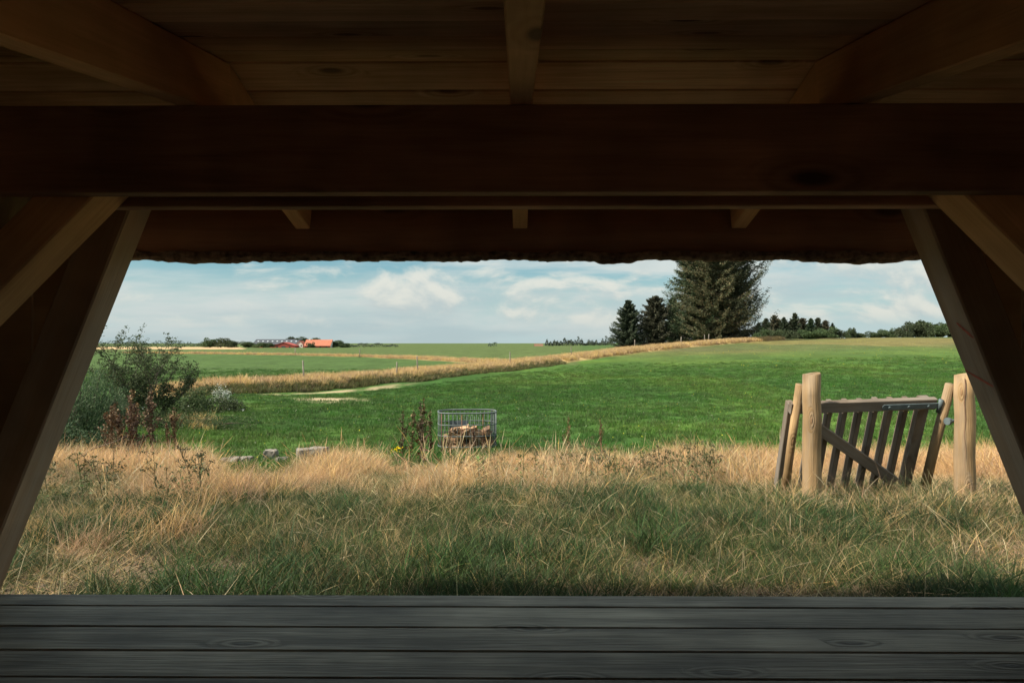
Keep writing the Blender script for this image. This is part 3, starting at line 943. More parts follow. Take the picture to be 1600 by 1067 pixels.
# meadow
x, y = rand_xy(78000, 10.5, 80, um=0.86)
sd, al = poly_dist(x, y, BANK)
bareM = np.exp(-(((x + 9.4) / 1.6) ** 2 + ((y - 35.5) / 1.1) ** 2)) + np.exp(-(((x + 8.6) / 1.0) ** 2 + ((y - 33) / 0.6) ** 2))
k = (rng.uniform(size=len(x)) > dry_band(x, y)) & (rng.uniform(size=len(x)) < np.interp(y, [10, 30, 80], [1, 0.8, 0.05])) & ((sd < -4.2) | ((al < 1.0) & (sd < -1)) | (sd > 8)) & (rng.uniform(size=len(x)) > 1.4 * bareM)
scatter('meadow_grass', c_mead, 8, x[k], y[k], rng.uniform(0.6, 1.25, k.sum()) * (0.75 + 0.55 * fbm(x[k] * 0.35, y[k] * 0.35, 2)), 'lush short green meadow grass beyond the dry band',
        tint=meadow_tint(x[k], y[k]))


def along(pl, n, s0, s1, g0=0.0, g1=None):
    g1 = len(pl) - 1 if g1 is None else g1
    seg = np.hypot(*(pl[1:] - pl[:-1]).T); cum = np.concatenate([[0], np.cumsum(seg)])
    tpos = np.interp([g0, g1], np.arange(len(pl)), cum)
    q = rng.uniform(tpos[0], tpos[1], n)
    i = np.clip(np.searchsorted(cum, q) - 1, 0, len(seg) - 1)
    f = (q - cum[i]) / seg[i]
    p = pl[i] + (pl[i + 1] - pl[i]) * f[:, None]
    e = (pl[i + 1] - pl[i]) / seg[i][:, None]
    o = rng.uniform(s0, s1, n)
    return p[:, 0] - e[:, 1] * o, p[:, 1] + e[:, 0] * o


x, y = along(BANK, 8200, 0.0, 4.4, 0.3)
k = rng.uniform(size=len(x)) < 0.35 + 0.65 * sstep(0.35, 0.55, fbm(x * 0.25, y * 0.25, 2)); x = x[k]; y = y[k]
scatter('bank_grass', c_bank, 6, x, y, rng.uniform(0.55, 1.15, len(x)) * np.interp(y, [60, 130], [0.85, 1.25]), 'tall tan grass along the field bank')
x, y = along(BANK, 1500, -0.7, 0.7, 0.3, 5.2)
scatter('bank_weeds', c_bankg, 4, x, y, rng.uniform(0.6, 1.1, len(x)), 'dark weeds at the foot of the field bank')
x, y = along(STRIP, 1500, -2.5, 2.5)
scatter('field_edge_grass', c_bank, 6, x, y, rng.uniform(0.7, 1.1, len(x)), 'thin tan strip of uncut grass between the far fields')

# ------------------------------------------------------------------ small flowers in the meadow
def dots(name, n, d0, d1, colr, size, label, hz=0.12, um=0.86, x0=None):
    x, y = rand_xy(n, d0, d1, um)
    if x0 is not None:
        k = x > x0 * y; x = x[k]; y = y[k]
    k = rng.uniform(size=len(x)) > dry_band(x, y); x = x[k]; y = y[k]
    z = ground(x, y) + hz * rng.uniform(0.7, 1.4, len(x))
    c = np.stack([x, y, z], -1)
    v_, f_, cc = leaf_quads(c, size, 1.0, [colr], flat=0.4)
    o = link(bpy.data.objects.new(name, mesh_np(name, v_, f_, M_leaf, cc)))
    tag(o, label, 'flowers', kind='stuff')


def leaf_quads(c, size, aspect, cols, flat=0.0, dirs=None, g=None, var=0.25):
    """diamond leaves at points c; size scalar or (n,); dirs = preferred long axis"""
    g = g or rng
    n = len(c)
    a = g.normal(size=(n, 3)) if dirs is None else dirs + g.normal(size=(n, 3)) * 0.35
    a[:, 2] *= (1 - flat)
    a /= np.linalg.norm(a, axis=1)[:, None] + 1e-9
    b_ = np.cross(a, g.normal(size=(n, 3))); b_ /= np.linalg.norm(b_, axis=1)[:, None] + 1e-9
    s = (np.full(n, size) if np.isscalar(size) else size) * g.uniform(0.6, 1.35, n)
    a = a * s[:, None] * 0.5; b_ = b_ * s[:, None] * 0.5 / aspect
    V_ = np.stack([c - a, c - b_ + a * 0.1, c + a, c + b_ + a * 0.1], 1).reshape(-1, 3)
    F_ = np.arange(4 * n).reshape(n, 4)
    cols = np.array(cols)
    cc = cols[g.integers(len(cols), size=n)] * g.uniform(1 - var, 1 + var, (n, 1))
    return V_, F_, np.repeat(cc, 4, axis=0)


def lobe_points(g, lobes, n, shell=0.45):
    """points spread through ellipsoid lobes, denser to the outside"""
    vol = np.array([l[3] * l[4] * l[5] for l in lobes]) ** 0.75
    idx = g.choice(len(lobes), n, p=vol / vol.sum())
    L = np.array(lobes)[idx]
    d = g.normal(size=(n, 3)); d /= np.linalg.norm(d, axis=1)[:, None]
    r = (shell + (1 - shell) * g.uniform(size=n)) ** 0.8
    return L[:, :3] + d * r[:, None] * L[:, 3:6]


dots('yellow_meadow_flowers', 1500, 11, 42, (0.42, 0.38, 0.05), 0.028, 'tiny yellow flowers dotted over the green meadow')
dots('white_meadow_flowers', 1600, 10, 34, (0.40, 0.45, 0.30), 0.028, 'tiny pale seed heads dotted over the near meadow')
dots('far_yellow_flowers', 1800, 60, 150, (0.32, 0.29, 0.05), 0.09, 'faint drift of yellow flowers on the rise', um=0.8, x0=0.2)

# ------------------------------------------------------------------ gate with its posts
TL = R(23)


def on_plane(px, d):
    return (px - 800) / F * d


def round_post(name, x, y, ztop, zbot, r, strut, label, crack=False, bolt=False):
    root = empty(name, (x, y, zbot))
    tag(root, label, 'post', 'gate posts')
    h = ztop - zbot
    mb = MB()
    # along local X so that the grain runs up the post
    N = 9
    pts = [(h * k / N, 0.003 * math.sin(k * 1.7), 0.003 * math.cos(k * 2.3)) for k in range(N + 1)]
    rad = [r * (1.06 - 0.09 * k / N + random.uniform(-0.01, 0.01)) for k in range(N + 1)]
    pts += [(h + 0.004, 0.001, 0)]
    rad += [rad[-1] * 0.93]
    mb.tube(pts, rad, n=28)
    o = mb.build('post_shaft', M_post, root, smooth=True)
    o.data.polygons[-1].use_smooth = False
    o.rotation_euler = (0, R(-90), 0)
    (a_, b_, rs) = strut
    a_ = Vector(a_) - root.location; b_ = Vector(b_) - root.location
    L = (b_ - a_).length
    st = MB().tube([(0, 0, 0), (L * 0.5, 0.004, 0.002), (L, 0, 0)], [rs, rs * 1.02, rs * 1.05], n=18).build('strut', M_post, root, smooth=True)
    st.matrix_local = Matrix.Translation(a_) @ (b_ - a_).to_track_quat('X', 'Z').to_matrix().to_4x4()
    if crack:
        ck = MB()
        for k in range(15):
            z_ = h - 0.02 - k * 0.045
            ang = R(238 + 2.5 * math.sin(k * 1.3))
            wv = R(2.6 * (1 - k / 16))
            rr = r * (0.975 + 0.09 * k / 14 * 0.8) + 0.004
            ck.v += [Vector((rr * math.cos(ang - wv), rr * math.sin(ang - wv), z_)), Vector((rr * math.cos(ang + wv), rr * math.sin(ang + wv), z_))]
        for k in range(14):
            ck.f.append((2 * k, 2 * k + 1, 2 * k + 3, 2 * k + 2))
        ck.build('drying_crack', M_rust, root)
    if bolt:
        p = Vector(bolt) - root.location
        MB().tube([p + Vector((-0.05, -0.02, 0)), p + Vector((0.05, 0.02, 0))], 0.012, 10).build('hinge_pin', M_galv, root, smooth=True)
        MB().tube([p + Vector((-0.055, -0.022, 0)), p + Vector((-0.035, -0.014, 0))], 0.026, 10).build('nut', M_galv, root)
    return root


GD = 4.70
xl, xr = on_plane(1268.5, GD), on_plane(1506, GD)
round_post('gate_post', xl, GD, EYE - 0.227, -0.75, 0.061, ((xl - 0.055, 4.765, EYE - 0.30), (xl - 0.055, 5.06, EYE - 1.25), 0.028),
           'smooth round pale pine gate post standing clear left of the slatted gate')
round_post('gate_post', xr, GD - 0.01, EYE - 0.232, -0.75, 0.064, ((xr - 0.05, 4.765, EYE - 0.30), (xr - 0.05, 5.12, EYE - 1.25), 0.033),
           'cracked round pine gate post beside the raking shelter timber', crack=True, bolt=(on_plane(1486, 4.80), 4.78, EYE - 0.556))

gt = empty('slatted_gate')
XR, XL = on_plane(1467, 4.79), on_plane(1234, 4.79)
roll = R(1.9)
ux = Vector((math.cos(roll), 0, math.sin(roll)))
upv = Vector((0, -math.sin(TL), math.cos(TL)))
upv = (upv - ux * upv.dot(ux)).normalized()
ny = upv.cross(ux)                       # away from the camera
Mg = Matrix((ux, ny, upv)).transposed().to_4x4()
Mg.translation = Vector((XR, 4.80, EYE - (624 - 533.5) / F * 4.80))   # top right corner, front face
gt.matrix_world = Mg
tag(gt, 'dark tilted wooden gate with slats, diagonal brace and steel hinge strap', 'gate')
GW = XR - XL
timber('top_rail', (-GW + 0.02, 0.0225, -0.041), (0, 0.0225, -0.041), 0.045, 0.082, M_gate, gt, c=0.004)
timber('diagonal_brace', (-GW + 0.19, 0.0225, -0.175), (-0.17, 0.0225, -0.69), 0.043, 0.078, M_gate, gt, up=(0, 0, 1), c=0.004)
for px_, wd in ((1238, 0.045), (1277, 0.036), (1301, 0.036), (1325, 0.036), (1349, 0.036), (1373, 0.036), (1397, 0.036), (1421, 0.036), (1449, 0.074)):
    xx = on_plane(px_, 4.84) - XR
    timber('slat', (xx, 0.076, -0.76 + random.uniform(-0.01, 0.01)), (xx, 0.076, -0.030 + random.uniform(0, 0.010)), wd, 0.060, M_gate, gt, up=(0, 1, 0), c=0.004)
hs_ = MB().box((-0.365, -0.008, -0.068), (0.012, -0.001, -0.026), c=0.002)
hs_.tube([(-0.365, -0.008, -0.047), (-0.365, -0.001, -0.047)], 0.021, 14)
hinge = hs_.build('hinge_strap', M_galv, gt)
for xx in (-0.335, -0.20, -0.06):
    MB().tube([(xx, -0.016, -0.047), (xx, -0.007, -0.047)], 0.009, 10).build('bolt', M_galv, hinge)
MB().tube([(0.022, -0.004, -0.10), (0.022, -0.004, 0.0)], 0.016, 12).build('hinge_knuckle', M_galv, gt, smooth=True)
MB().tube([(0.022, -0.004, -0.09), (0.06, 0.01, -0.12), (0.10, 0.03, -0.13)], 0.012, 10).build('hinge_hook', M_galv, gt, smooth=True)

# ------------------------------------------------------------------ wire cage of firewood
CG = P(730, 705, 16.8)
th_c = R(6)
cz = gz(CG.x, CG.y) - 0.10
cg = empty('wire_cage', (CG.x, CG.y, cz), th_c)
tag(cg, 'galvanised steel wire cage with rounded corners holding split firewood at the meadow edge', 'cage')
A, B, H = 0.71, 0.48, 1.04


def foot(t_):
    c_, s_ = math.cos(t_), math.sin(t_)
    return (A * math.copysign(abs(c_) ** 0.62, c_), B * math.copysign(abs(s_) ** 0.62, s_))


fine = [foot(2 * math.pi * k / 720) for k in range(721)]
cum = [0.0]
for k in range(720):
    cum.append(cum[-1] + math.dist(fine[k], fine[k + 1]))
for zz in (0.235, 0.49, 0.755, H):
    ring = [(fine[k][0], fine[k][1], zz) for k in range(0, 721, 12)]
    MB().tube(ring, 0.013 if zz < 1 else 0.019, 7, cap=False).build('rail', M_cage, cg, smooth=True)
barm = MB().tube([(0, 0, 0.16), (0, 0, H)], 0.007, 6).mesh('bar', M_cage, True)
barr = MB().tube([(0, 0, 0.05), (0, 0, H)], 0.012, 6).mesh('bar', M_rust, True)
NB = 40
for k in range(NB):
    p = fine[int(np.searchsorted(cum, cum[-1] * (k + 0.5) / NB)) % 720]
    front_rust = p[1] < 0 and k in (23, 28, 33)
    o = link(bpy.data.objects.new('bar', barr if front_rust else barm), cg)
    o.location = (p[0], p[1], 0)
for t_ in (0.55, 2.6, 3.7, 5.75):
    p = foot(t_)
    MB().box((-0.02, -0.02, 0), (0.02, 0.02, H - 0.01), M=Matrix.Translation((p[0] * 0.985, p[1] * 0.985, 0)), c=0.004).build('corner_post', M_cage, cg)
MB().box((-0.42, B - 0.045, 0.52), (0.05, B - 0.035, 0.77)).build('plate', M_plate, cg)
pal = MB()
for yy in (-0.4, 0.0, 0.4):
    pal.box((-A * 0.9, yy - 0.05, 0.0), (A * 0.9, yy + 0.05, 0.10))
pal.build('pallet_base', M_plate, cg)
for k in range(8):
    MB().box((-0.05, -0.46, 0.102), (0.05, 0.46, 0.122)).build('pallet_board', M_rust, cg, loc=(-0.58 + k * 0.166, 0, 0))

logv = []
for k in range(4):
    mb = MB()
    L = 0.34
    prof = [[(-0.07, -0.03), (0.07, -0.04), (0.05, 0.04), (0.0, 0.07), (-0.05, 0.045)],
            [(-0.06, -0.05), (0.06, -0.045), (0.015, 0.075)],
            [(-0.075, -0.02), (-0.02, -0.05), (0.06, -0.045), (0.07, 0.02), (-0.02, 0.05)],
            [(-0.05, -0.06), (0.05, -0.05), (0.06, 0.03), (0.0, 0.065), (-0.06, 0.03)]][k]
    mb.prism(prof, -L / 2, L / 2)
    logv.append((mb.mesh('firewood_log', M_log), mb.mesh('firewood_log', M_logd)))
gl = random.Random(5)
Rc = Matrix.Rotation(th_c, 4, 'Z')
for layer in range(6):
    zz = 0.18 + layer * 0.088
    for k in range(14 if layer < 3 else (11 if layer < 5 else 6)):
        lx = gl.uniform(-0.52, 0.52) if layer < 3 else gl.uniform(-0.30, 0.52)
        ly = gl.choice([-0.34, -0.30, -0.2, 0.0, 0.25]) + gl.uniform(-0.03, 0.03)
        dark = gl.random() < (0.55 if lx > 0.40 else 0.15)
        o = link(bpy.data.objects.new('firewood_log', logv[gl.randrange(4)][1 if dark else 0]))
        rz = gl.choice([0, 0.3, 1.57, 1.2]) + gl.uniform(-0.5, 0.5)
        if abs(lx) > 0.45: rz = 1.57 + gl.uniform(-0.4, 0.4)
        if ly < -0.25: ly = -0.24 if abs(math.sin(rz)) > 0.5 else ly
        o.matrix_world = Matrix.Translation((CG.x, CG.y, cz)) @ Rc @ Matrix.Translation((lx, ly, zz)) @ Euler((gl.uniform(0, 6.28), gl.uniform(-0.45, 0.45), rz)).to_matrix().to_4x4()
        tag(o, 'split firewood log in the heap inside the wire cage', 'log', 'firewood heaped in the wire cage')

# ------------------------------------------------------------------ stones at the meadow edge


def stone(px, py, d, w_, dp, h_, label, rot=0.0, rag=0.012, cat='stone', name='stone_block'):
    g = random.Random(int(px))
    p = P(px, py, d)
    z_ = gz(p.x, p.y)
    mb = MB()
    nx, nyy, nz_ = 5, 4, 3
    idx = {}
    for i in range(nx + 1):
        for j in range(nyy + 1):
            for k in range(nz_ + 1):
                if i in (0, nx) or j in (0, nyy) or k in (0, nz_):
                    idx[i, j, k] = len(mb.v)
                    ed = (i in (0, nx)) + (j in (0, nyy)) + (k in (0, nz_))
                    s_ = 1 - 0.02 * max(0, ed - 1)
                    mb.v.append(Vector(((i / nx - 0.5) * w_ * s_ + g.uniform(-rag, rag), (j / nyy - 0.5) * dp * s_ + g.uniform(-rag, rag), k / nz_ * h_ * s_ + g.uniform(-rag, rag))))
    for i in range(nx):
        for j in range(nyy):
            mb.f += [(idx[i, j, 0], idx[i, j + 1, 0], idx[i + 1, j + 1, 0], idx[i + 1, j, 0]), (idx[i, j, nz_], idx[i + 1, j, nz_], idx[i + 1, j + 1, nz_], idx[i, j + 1, nz_])]
    for i in range(nx):
        for k in range(nz_):
            mb.f += [(idx[i, 0, k], idx[i + 1, 0, k], idx[i + 1, 0, k + 1], idx[i, 0, k + 1]), (idx[i, nyy, k], idx[i, nyy, k + 1], idx[i + 1, nyy, k + 1], idx[i + 1, nyy, k])]
    for j in range(nyy):
        for k in range(nz_):
            mb.f += [(idx[0, j, k], idx[0, j, k + 1], idx[0, j + 1, k + 1], idx[0, j + 1, k]), (idx[nx, j, k], idx[nx, j + 1, k], idx[nx, j + 1, k + 1], idx[nx, j, k + 1])]
    o = mb.build(name, M_stone)
    o.location = (p.x, p.y, z_ - 0.03); o.rotation_euler = (0, 0, rot)
    tag(o, label, cat, 'stones along the meadow edge')


stone(480, 718, 13.9, 0.42, 0.3, 0.30, 'largest pale concrete block, squared, at the meadow edge', 0.25)
stone(497, 712, 14.5, 0.36, 0.3, 0.30, 'second pale block just behind the largest concrete block', -0.2)
stone(423, 716, 14.1, 0.26, 0.25, 0.24, 'small squared pale block left of the largest concrete block', 0.1)
stone(440, 722, 13.7, 0.22, 0.22, 0.13, 'low rounded stone between the two squared blocks', 0.5, 0.03)
stone(360, 726, 13.4, 0.30, 0.25, 0.14, 'flat pale stone at the left end of the stones', 0.2, 0.03)
stone(381, 725, 13.5, 0.26, 0.25, 0.16, 'rounded pale stone second from the left end of the stones', -0.4, 0.035)

# ------------------------------------------------------------------ weeds standing in the dry grass
DOCK = [(0.13, 0.075, 0.040), (0.17, 0.105, 0.055), (0.09, 0.055, 0.031), (0.22, 0.145, 0.08)]
UMB = [(0.12, 0.09, 0.045), (0.075, 0.085, 0.035), (0.055, 0.07, 0.028)]
M_weed = leafy('weed_stems', trans=0.1)


def weed_mesh(name, g, h, kind):
    V_, F_, C_ = [], [], []
    nv = 0

    def add(v_, f_, c_):
        nonlocal nv
        V_.append(v_); F_.append(f_ + nv); C_.append(c_); nv += len(v_)

    def stem(pts, r0, r1, colr):
        pts = np.array(pts)
        for k in range(len(pts) - 1):
            e = pts[k + 1] - pts[k]
            for ang in (0.3, 1.87):
                s_ = np.array([math.cos(ang), math.sin(ang), 0]) * (r0 + (r1 - r0) * k / len(pts))
                s2 = np.array([math.cos(ang), math.sin(ang), 0]) * (r0 + (r1 - r0) * (k + 1) / len(pts))
                add(np.array([pts[k] - s_, pts[k] + s_, pts[k + 1] + s2, pts[k + 1] - s2]), np.array([[0, 1, 2, 3]]), np.tile(np.array(colr), (4, 1)))

    if kind == 'dock':
        lean_ = g.normal(0, 0.07, 2)
        N = 8
        main = [np.array([lean_[0] * h * (k / N) + 0.012 * math.sin(k * 2.1), lean_[1] * h * (k / N), h * k / N]) for k in range(N + 1)]
        stem(main, 0.009, 0.004, DOCK[0])
        pts = []
        for k in range(12):
            t_ = g.uniform(0.22, 0.95)
            b_ = main[0] + (main[-1] - main[0]) * t_
            a_ = g.uniform(0, 6.28); L = g.uniform(0.12, 0.34) * (1.15 - t_) * 1.3
            tip = b_ + np.array([math.cos(a_) * L * 0.5, math.sin(a_) * L * 0.5, L * 0.9])
            stem([b_, (b_ + tip) / 2 + np.array([math.cos(a_), math.sin(a_), 0]) * 0.02, tip], 0.005, 0.002, DOCK[0])
            m = int(36 * L / 0.25)
            q = g.uniform(0.15, 1, m)
            # seeds sit in whorls
            q = np.round(q * 9) / 9 + g.normal(0, 0.02, m)
            pts.append(b_ + (tip - b_) * q[:, None] + g.normal(0, 0.012, (m, 3)))
        q = np.round(g.uniform(0.35, 1.0, 150) * 16) / 16
        pts.append(main[0] + (main[-1] - main[0]) * q[:, None] + g.normal(0, 0.013, (150, 3)))
        pts = np.concatenate(pts)
        add(*leaf_quads(pts, 0.030, 1.3, DOCK, g=g))
        lv = np.array([[g.normal(0, 0.05), g.normal(0, 0.05), g.uniform(0.1, 0.5) * h] for _ in range(7)])
        add(*leaf_quads(lv, 0.14, 3.0, [(0.13, 0.075, 0.04), (0.10, 0.05, 0.03)], g=g))
    elif kind == 'umbel':
        gcol = (0.10, 0.10, 0.045)
        top = np.array([g.normal(0, 0.06), g.normal(0, 0.06), h])
        stem([np.zeros(3), top * 0.5 + g.normal(0, 0.015, 3), top], 0.0035, 0.002, gcol)
        heads = [top]
        for k in range(g.integers(2, 6)):
            t_ = g.uniform(0.45, 0.85); a_ = g.uniform(0, 6.28)
            tip = top * t_ + np.array([math.cos(a_) * 0.11, math.sin(a_) * 0.11, h * 0.22]) * g.uniform(0.6, 1.2)
            stem([top * t_, tip], 0.0025, 0.0018, gcol)
            heads.append(tip)
        pp = np.concatenate([hd + np.stack([g.normal(0, 0.017, 22), g.normal(0, 0.017, 22), g.normal(0, 0.009, 22)], -1) for hd in heads])
        add(*leaf_quads(pp, 0.014, 1.1, UMB, g=g))
        lf = np.stack([g.normal(0, 0.05, 46), g.normal(0, 0.05, 46), g.uniform(0.25, 0.85, 46) * h], -1)
        add(*leaf_quads(lf, 0.042, 3.2, [(0.07, 0.10, 0.035), (0.10, 0.11, 0.05)], g=g))
    elif kind == 'ragwort':
        gcol = (0.07, 0.11, 0.03)
        for k in range(4):
            a_ = g.uniform(0, 6.28)
            tip = np.array([math.cos(a_) * 0.1, math.sin(a_) * 0.1, h * g.uniform(0.8, 1)])
            stem([np.zeros(3), tip], 0.005, 0.003, gcol)
            pp = tip + np.stack([g.normal(0, 0.035, 16), g.normal(0, 0.035, 16), g.normal(0, 0.012, 16)], -1)
            add(*leaf_quads(pp, 0.028, 1.1, [(0.62, 0.45, 0.03), (0.5, 0.38, 0.03)], g=g))
        lf = np.stack([g.normal(0, 0.06, 50), g.normal(0, 0.06, 50), g.uniform(0.05, 0.85, 50) * h], -1)
        add(*leaf_quads(lf, 0.09, 3.0, [(0.06, 0.11, 0.03), (0.08, 0.12, 0.04)], g=g))
    elif kind == 'broadleaf':
        for k in range(6):
            a_ = g.uniform(0, 6.28); L = h * g.uniform(0.7, 1.1)
            dirv_ = np.array([math.cos(a_) * 0.45, math.sin(a_) * 0.45, 1.0]); dirv_ /= np.linalg.norm(dirv_)
            sd_ = np.array([-math.sin(a_), math.cos(a_), 0])
            pr = [(0.0, 0.01), (0.25, 0.05), (0.5, 0.075), (0.75, 0.055), (1.0, 0.004)]
            vv = []
            for (t_, w_) in pr:
                c_ = dirv_ * t_ * L + np.array([math.cos(a_), math.sin(a_), -0.6]) * t_ * t_ * 0.12
                vv += [c_ - sd_ * w_, c_ + np.array([0, 0, -0.012]), c_ + sd_ * w_]
            ff_ = []
            for i in range(4):
                ff_ += [[3 * i, 3 * i + 1, 3 * i + 4, 3 * i + 3], [3 * i + 1, 3 * i + 2, 3 * i + 5, 3 * i + 4]]
            add(np.array(vv), np.array(ff_), np.tile(np.array([0.06, 0.145, 0.03]) * g.uniform(0.8, 1.2), (15, 1)))
    return mesh_np(name, np.concatenate(V_), np.concatenate(F_), M_weed, np.concatenate(C_))


wg = np.random.default_rng(21)
ORD = ['first', 'second', 'third', 'fourth', 'fifth', 'sixth', 'seventh', 'eighth', 'ninth', 'tenth', 'eleventh', 'twelfth']


def rank(items, i):
    return ORD[sorted(range(len(items)), key=lambda k_: items[k_][0]).index(i)]


dock_m = [weed_mesh('dead_dock', wg, 1.0, 'dock') for _ in range(5)]
DOCK = [(0.085, 0.078, 0.036), (0.12, 0.095, 0.046), (0.07, 0.055, 0.03), (0.15, 0.10, 0.055)]
dock_g = [weed_mesh('dead_dock', wg, 1.0, 'dock') for _ in range(3)]


def put(name, me, px, d, s, label, cat, group=None, rz=None, sxy=None):
    x_ = on_plane(px, d)
    o = link(bpy.data.objects.new(name, me))
    o.location = (x_, d, gz(x_, d) - 0.02)
    o.rotation_euler = (0, 0, random.uniform(0, 6.28) if rz is None else rz)
    o.scale = (sxy or s, sxy or s, s)
    return tag(o, label, cat, group)


def top_h(px, ytop, d):
    x_ = on_plane(px, d)
    return EYE + (533.5 - ytop) / F * d - gz(x_, d)


for i, (px, yt, d) in enumerate(L_ := [(166, 628, 11.6), (177, 634, 11.2), (186, 640, 11.9), (203, 610, 12.0), (211, 618, 11.4), (219, 630, 11.8), (239, 612, 12.2), (277, 636, 12.4), (264, 660, 11.5)]):
    put('dead_dock', dock_m[i % 5], px, d, top_h(px, yt, d), 'rust-brown dead dock before the leafy bushes, ' + rank(L_, i) + ' from the left', 'plant', 'dead docks before the bushes')
for i, (px, yt, d) in enumerate(L_ := [(628, 648, 12.6), (640, 650, 12.9), (655, 630, 13.2), (663, 636, 12.8), (674, 650, 13.1)]):
    put('dead_dock', dock_g[i % 3], px, d, top_h(px, yt - 8, d), 'dark brown dead dock left of the cage, ' + rank(L_, i) + ' from the left', 'plant', 'dead docks left of the cage')
for i, (px, yt, d, lb) in enumerate([(704, 668, 13.4, 'rusty dock stalk before the near corner of the wire cage'), (738, 662, 13.3, 'reddish dock stalk standing in front of the caged firewood'), (887, 652, 13.5, 'lone thin dock stalk first to the right of the wire cage'), (941, 655, 13.4, 'lone thin dock stalk farther right of the wire cage')]):
    put('dead_dock', dock_m[(i + 1) % 5], px, d, top_h(px, yt, d), lb, 'plant', sxy=0.6)

umb_m = [weed_mesh('umbel_weed', wg, 0.5, 'umbel') for _ in range(6)]
for n_, (p0, p1, d0, d1), lb, gr in ((36, (900, 1130, 5.4, 8.0), 'dark flat-topped leafy weed among the dry grass right of the cage', 'dark weeds right of the cage'),
                                     (16, (640, 900, 5.6, 8.5), 'dark flat-topped leafy weed in the dry grass below the cage', 'dark weeds below the cage'),
                                     (16, (40, 330, 4.4, 6.2), 'dark flat-topped leafy weed in the dry grass near the left raking post', 'dark weeds by the left post')):
    for i in range(n_):
        d = random.uniform(d0, d1); px = random.uniform(p0, p1)
        put('umbel_weed', umb_m[i % 6], px, d, random.uniform(0.55, 0.9), lb, 'plant', gr)
rag = weed_mesh('ragwort', wg, 0.55, 'ragwort')
put('ragwort', rag, 617, 10.5, 0.8, 'yellow-flowered ragwort left of the dark dock clump', 'plant')
bl_ = weed_mesh('broad_leaf_plant', wg, 0.45, 'broadleaf')
put('broad_leaf_plant', bl_, 222, 9.8, 1.0, 'bright green broad-leaved plant below the left dead docks', 'plant')
put('broad_leaf_plant', bl_, 700, 11.5, 0.9, 'green broad-leaved plant before the near corner of the cage', 'plant')
put('broad_leaf_plant', bl_, 742, 11.8, 0.8, 'green broad-leaved plant in front of the caged firewood', 'plant')
tus = [o.data for o in c_tuss.objects]
for i, (px, py, s_, lb) in enumerate([(290, 905, 0.85, 'dark green grass tussock before the deck, left of centre'), (705, 892, 0.85, 'bright green grass tussock before the deck, near the middle'), (1010, 850, 1.0, 'green tussock right of the middle, behind bare soil'), (150, 915, 0.5, 'small green tussock close to the left raking post'), (1060, 915, 0.5, 'small tussock on the bare soil right of the middle'), (1405, 905, 0.9, 'dark leafy tussock before the deck under the gate')]):
    d = 1.06 * F / (py - 533.5)
    put('grass_tussock', tus[i % 4], px, d, s_, lb, 'grass')
# fallen branch
p0 = P(112, 705, 10.2); p1 = P(200, 678, 10.8)
p0.z = gz(p0.x, p0.y) + 0.25; p1.z = EYE + (533.5 - 680) / F * 10.8
br = MB().tube([p0, p0.lerp(p1, 0.4) + Vector((0, 0, 0.02)), p0.lerp(p1, 0.75) + Vector((0, 0, -0.015)), p1], [0.016, 0.014, 0.011, 0.007], 8).build('fallen_branch', M_trunk, smooth=True)
tag(br, 'thin dark branch slanting out of the grass before the leafy bushes', 'branch')

# ------------------------------------------------------------------ bushes on the left


def plant_root(name, x_, y_, label, cat, group=None):
    r_ = empty(name, (x_, y_, gz(x_, y_) - 0.03))
    tag(r_, label, cat, group)
    return r_


def crown(root, v_, f_, c_, mat=M_leaf, name='crown'):
    return link(bpy.data.objects.new(name, mesh_np(name, v_, f_, mat, c_)), root)


bg_ = np.random.default_rng(4)
WIL = [(0.068, 0.1062, 0.0527), (0.0892, 0.1318, 0.0663), (0.051, 0.085, 0.0425), (0.1062, 0.1445, 0.0765)]
DKG = [(0.0494, 0.0779, 0.0304), (0.0665, 0.0988, 0.038), (0.038, 0.0608, 0.0256), (0.0836, 0.114, 0.0456)]


def willow(px, d, h, w_, label, n=15000, lsz=0.085):
    x_ = on_plane(px, d)
    r_ = plant_root('willow_bush', x_, d, label, 'bush', 'grey-green willow bushes')
    mb = MB(); pts = []; dirs = []
    for k in range(60):
        a_ = bg_.uniform(0, 6.28); rr = bg_.uniform(0.1, 1) ** 0.5 * w_
        b0_ = Vector((math.cos(a_) * 0.2 * rr, math.sin(a_) * 0.2 * rr, 0))
        hh = h * bg_.uniform(0.7, 1.05) * (1 - 0.45 * (rr / w_) ** 2)
        tip = Vector((math.cos(a_) * rr, math.sin(a_) * rr, hh))
        mid = (b0_ + tip) / 2 + Vector((math.cos(a_) * 0.12, math.sin(a_) * 0.12, 0.1))
        if k < 34: mb.tube([b0_, mid, tip], [0.018, 0.011, 0.003], 5)
        m = n // 60
        t_ = bg_.uniform(0.05, 1.05, m)[:, None]
        q_ = (1 - t_) ** 2 * np.array(b0_) + 2 * t_ * (1 - t_) * np.array(mid) + t_ ** 2 * np.array(tip)
        dv = np.array((tip - mid).normalized())
        pts.append(q_ + bg_.normal(0, 0.11, (m, 3)) * np.array([1, 1, 0.9])); dirs.append(np.tile(dv, (m, 1)))
    mb.build('trunk', M_trunk, r_)
    crown(r_, *leaf_quads(np.concatenate(pts), lsz, 4.2, WIL, dirs=np.concatenate(dirs) * 1.2, g=bg_))


willow(112, 17.5, 2.15, 1.25, 'tall grey-green willow bush half hidden by the left raking post', 17000)
willow(160, 19.0, 1.35, 0.85, 'lower grey-green willow bush beside the sparse dark young tree', 9000)
willow(60, 16.0, 2.4, 1.2, 'grey-green willow bush behind the left raking post', 9000)


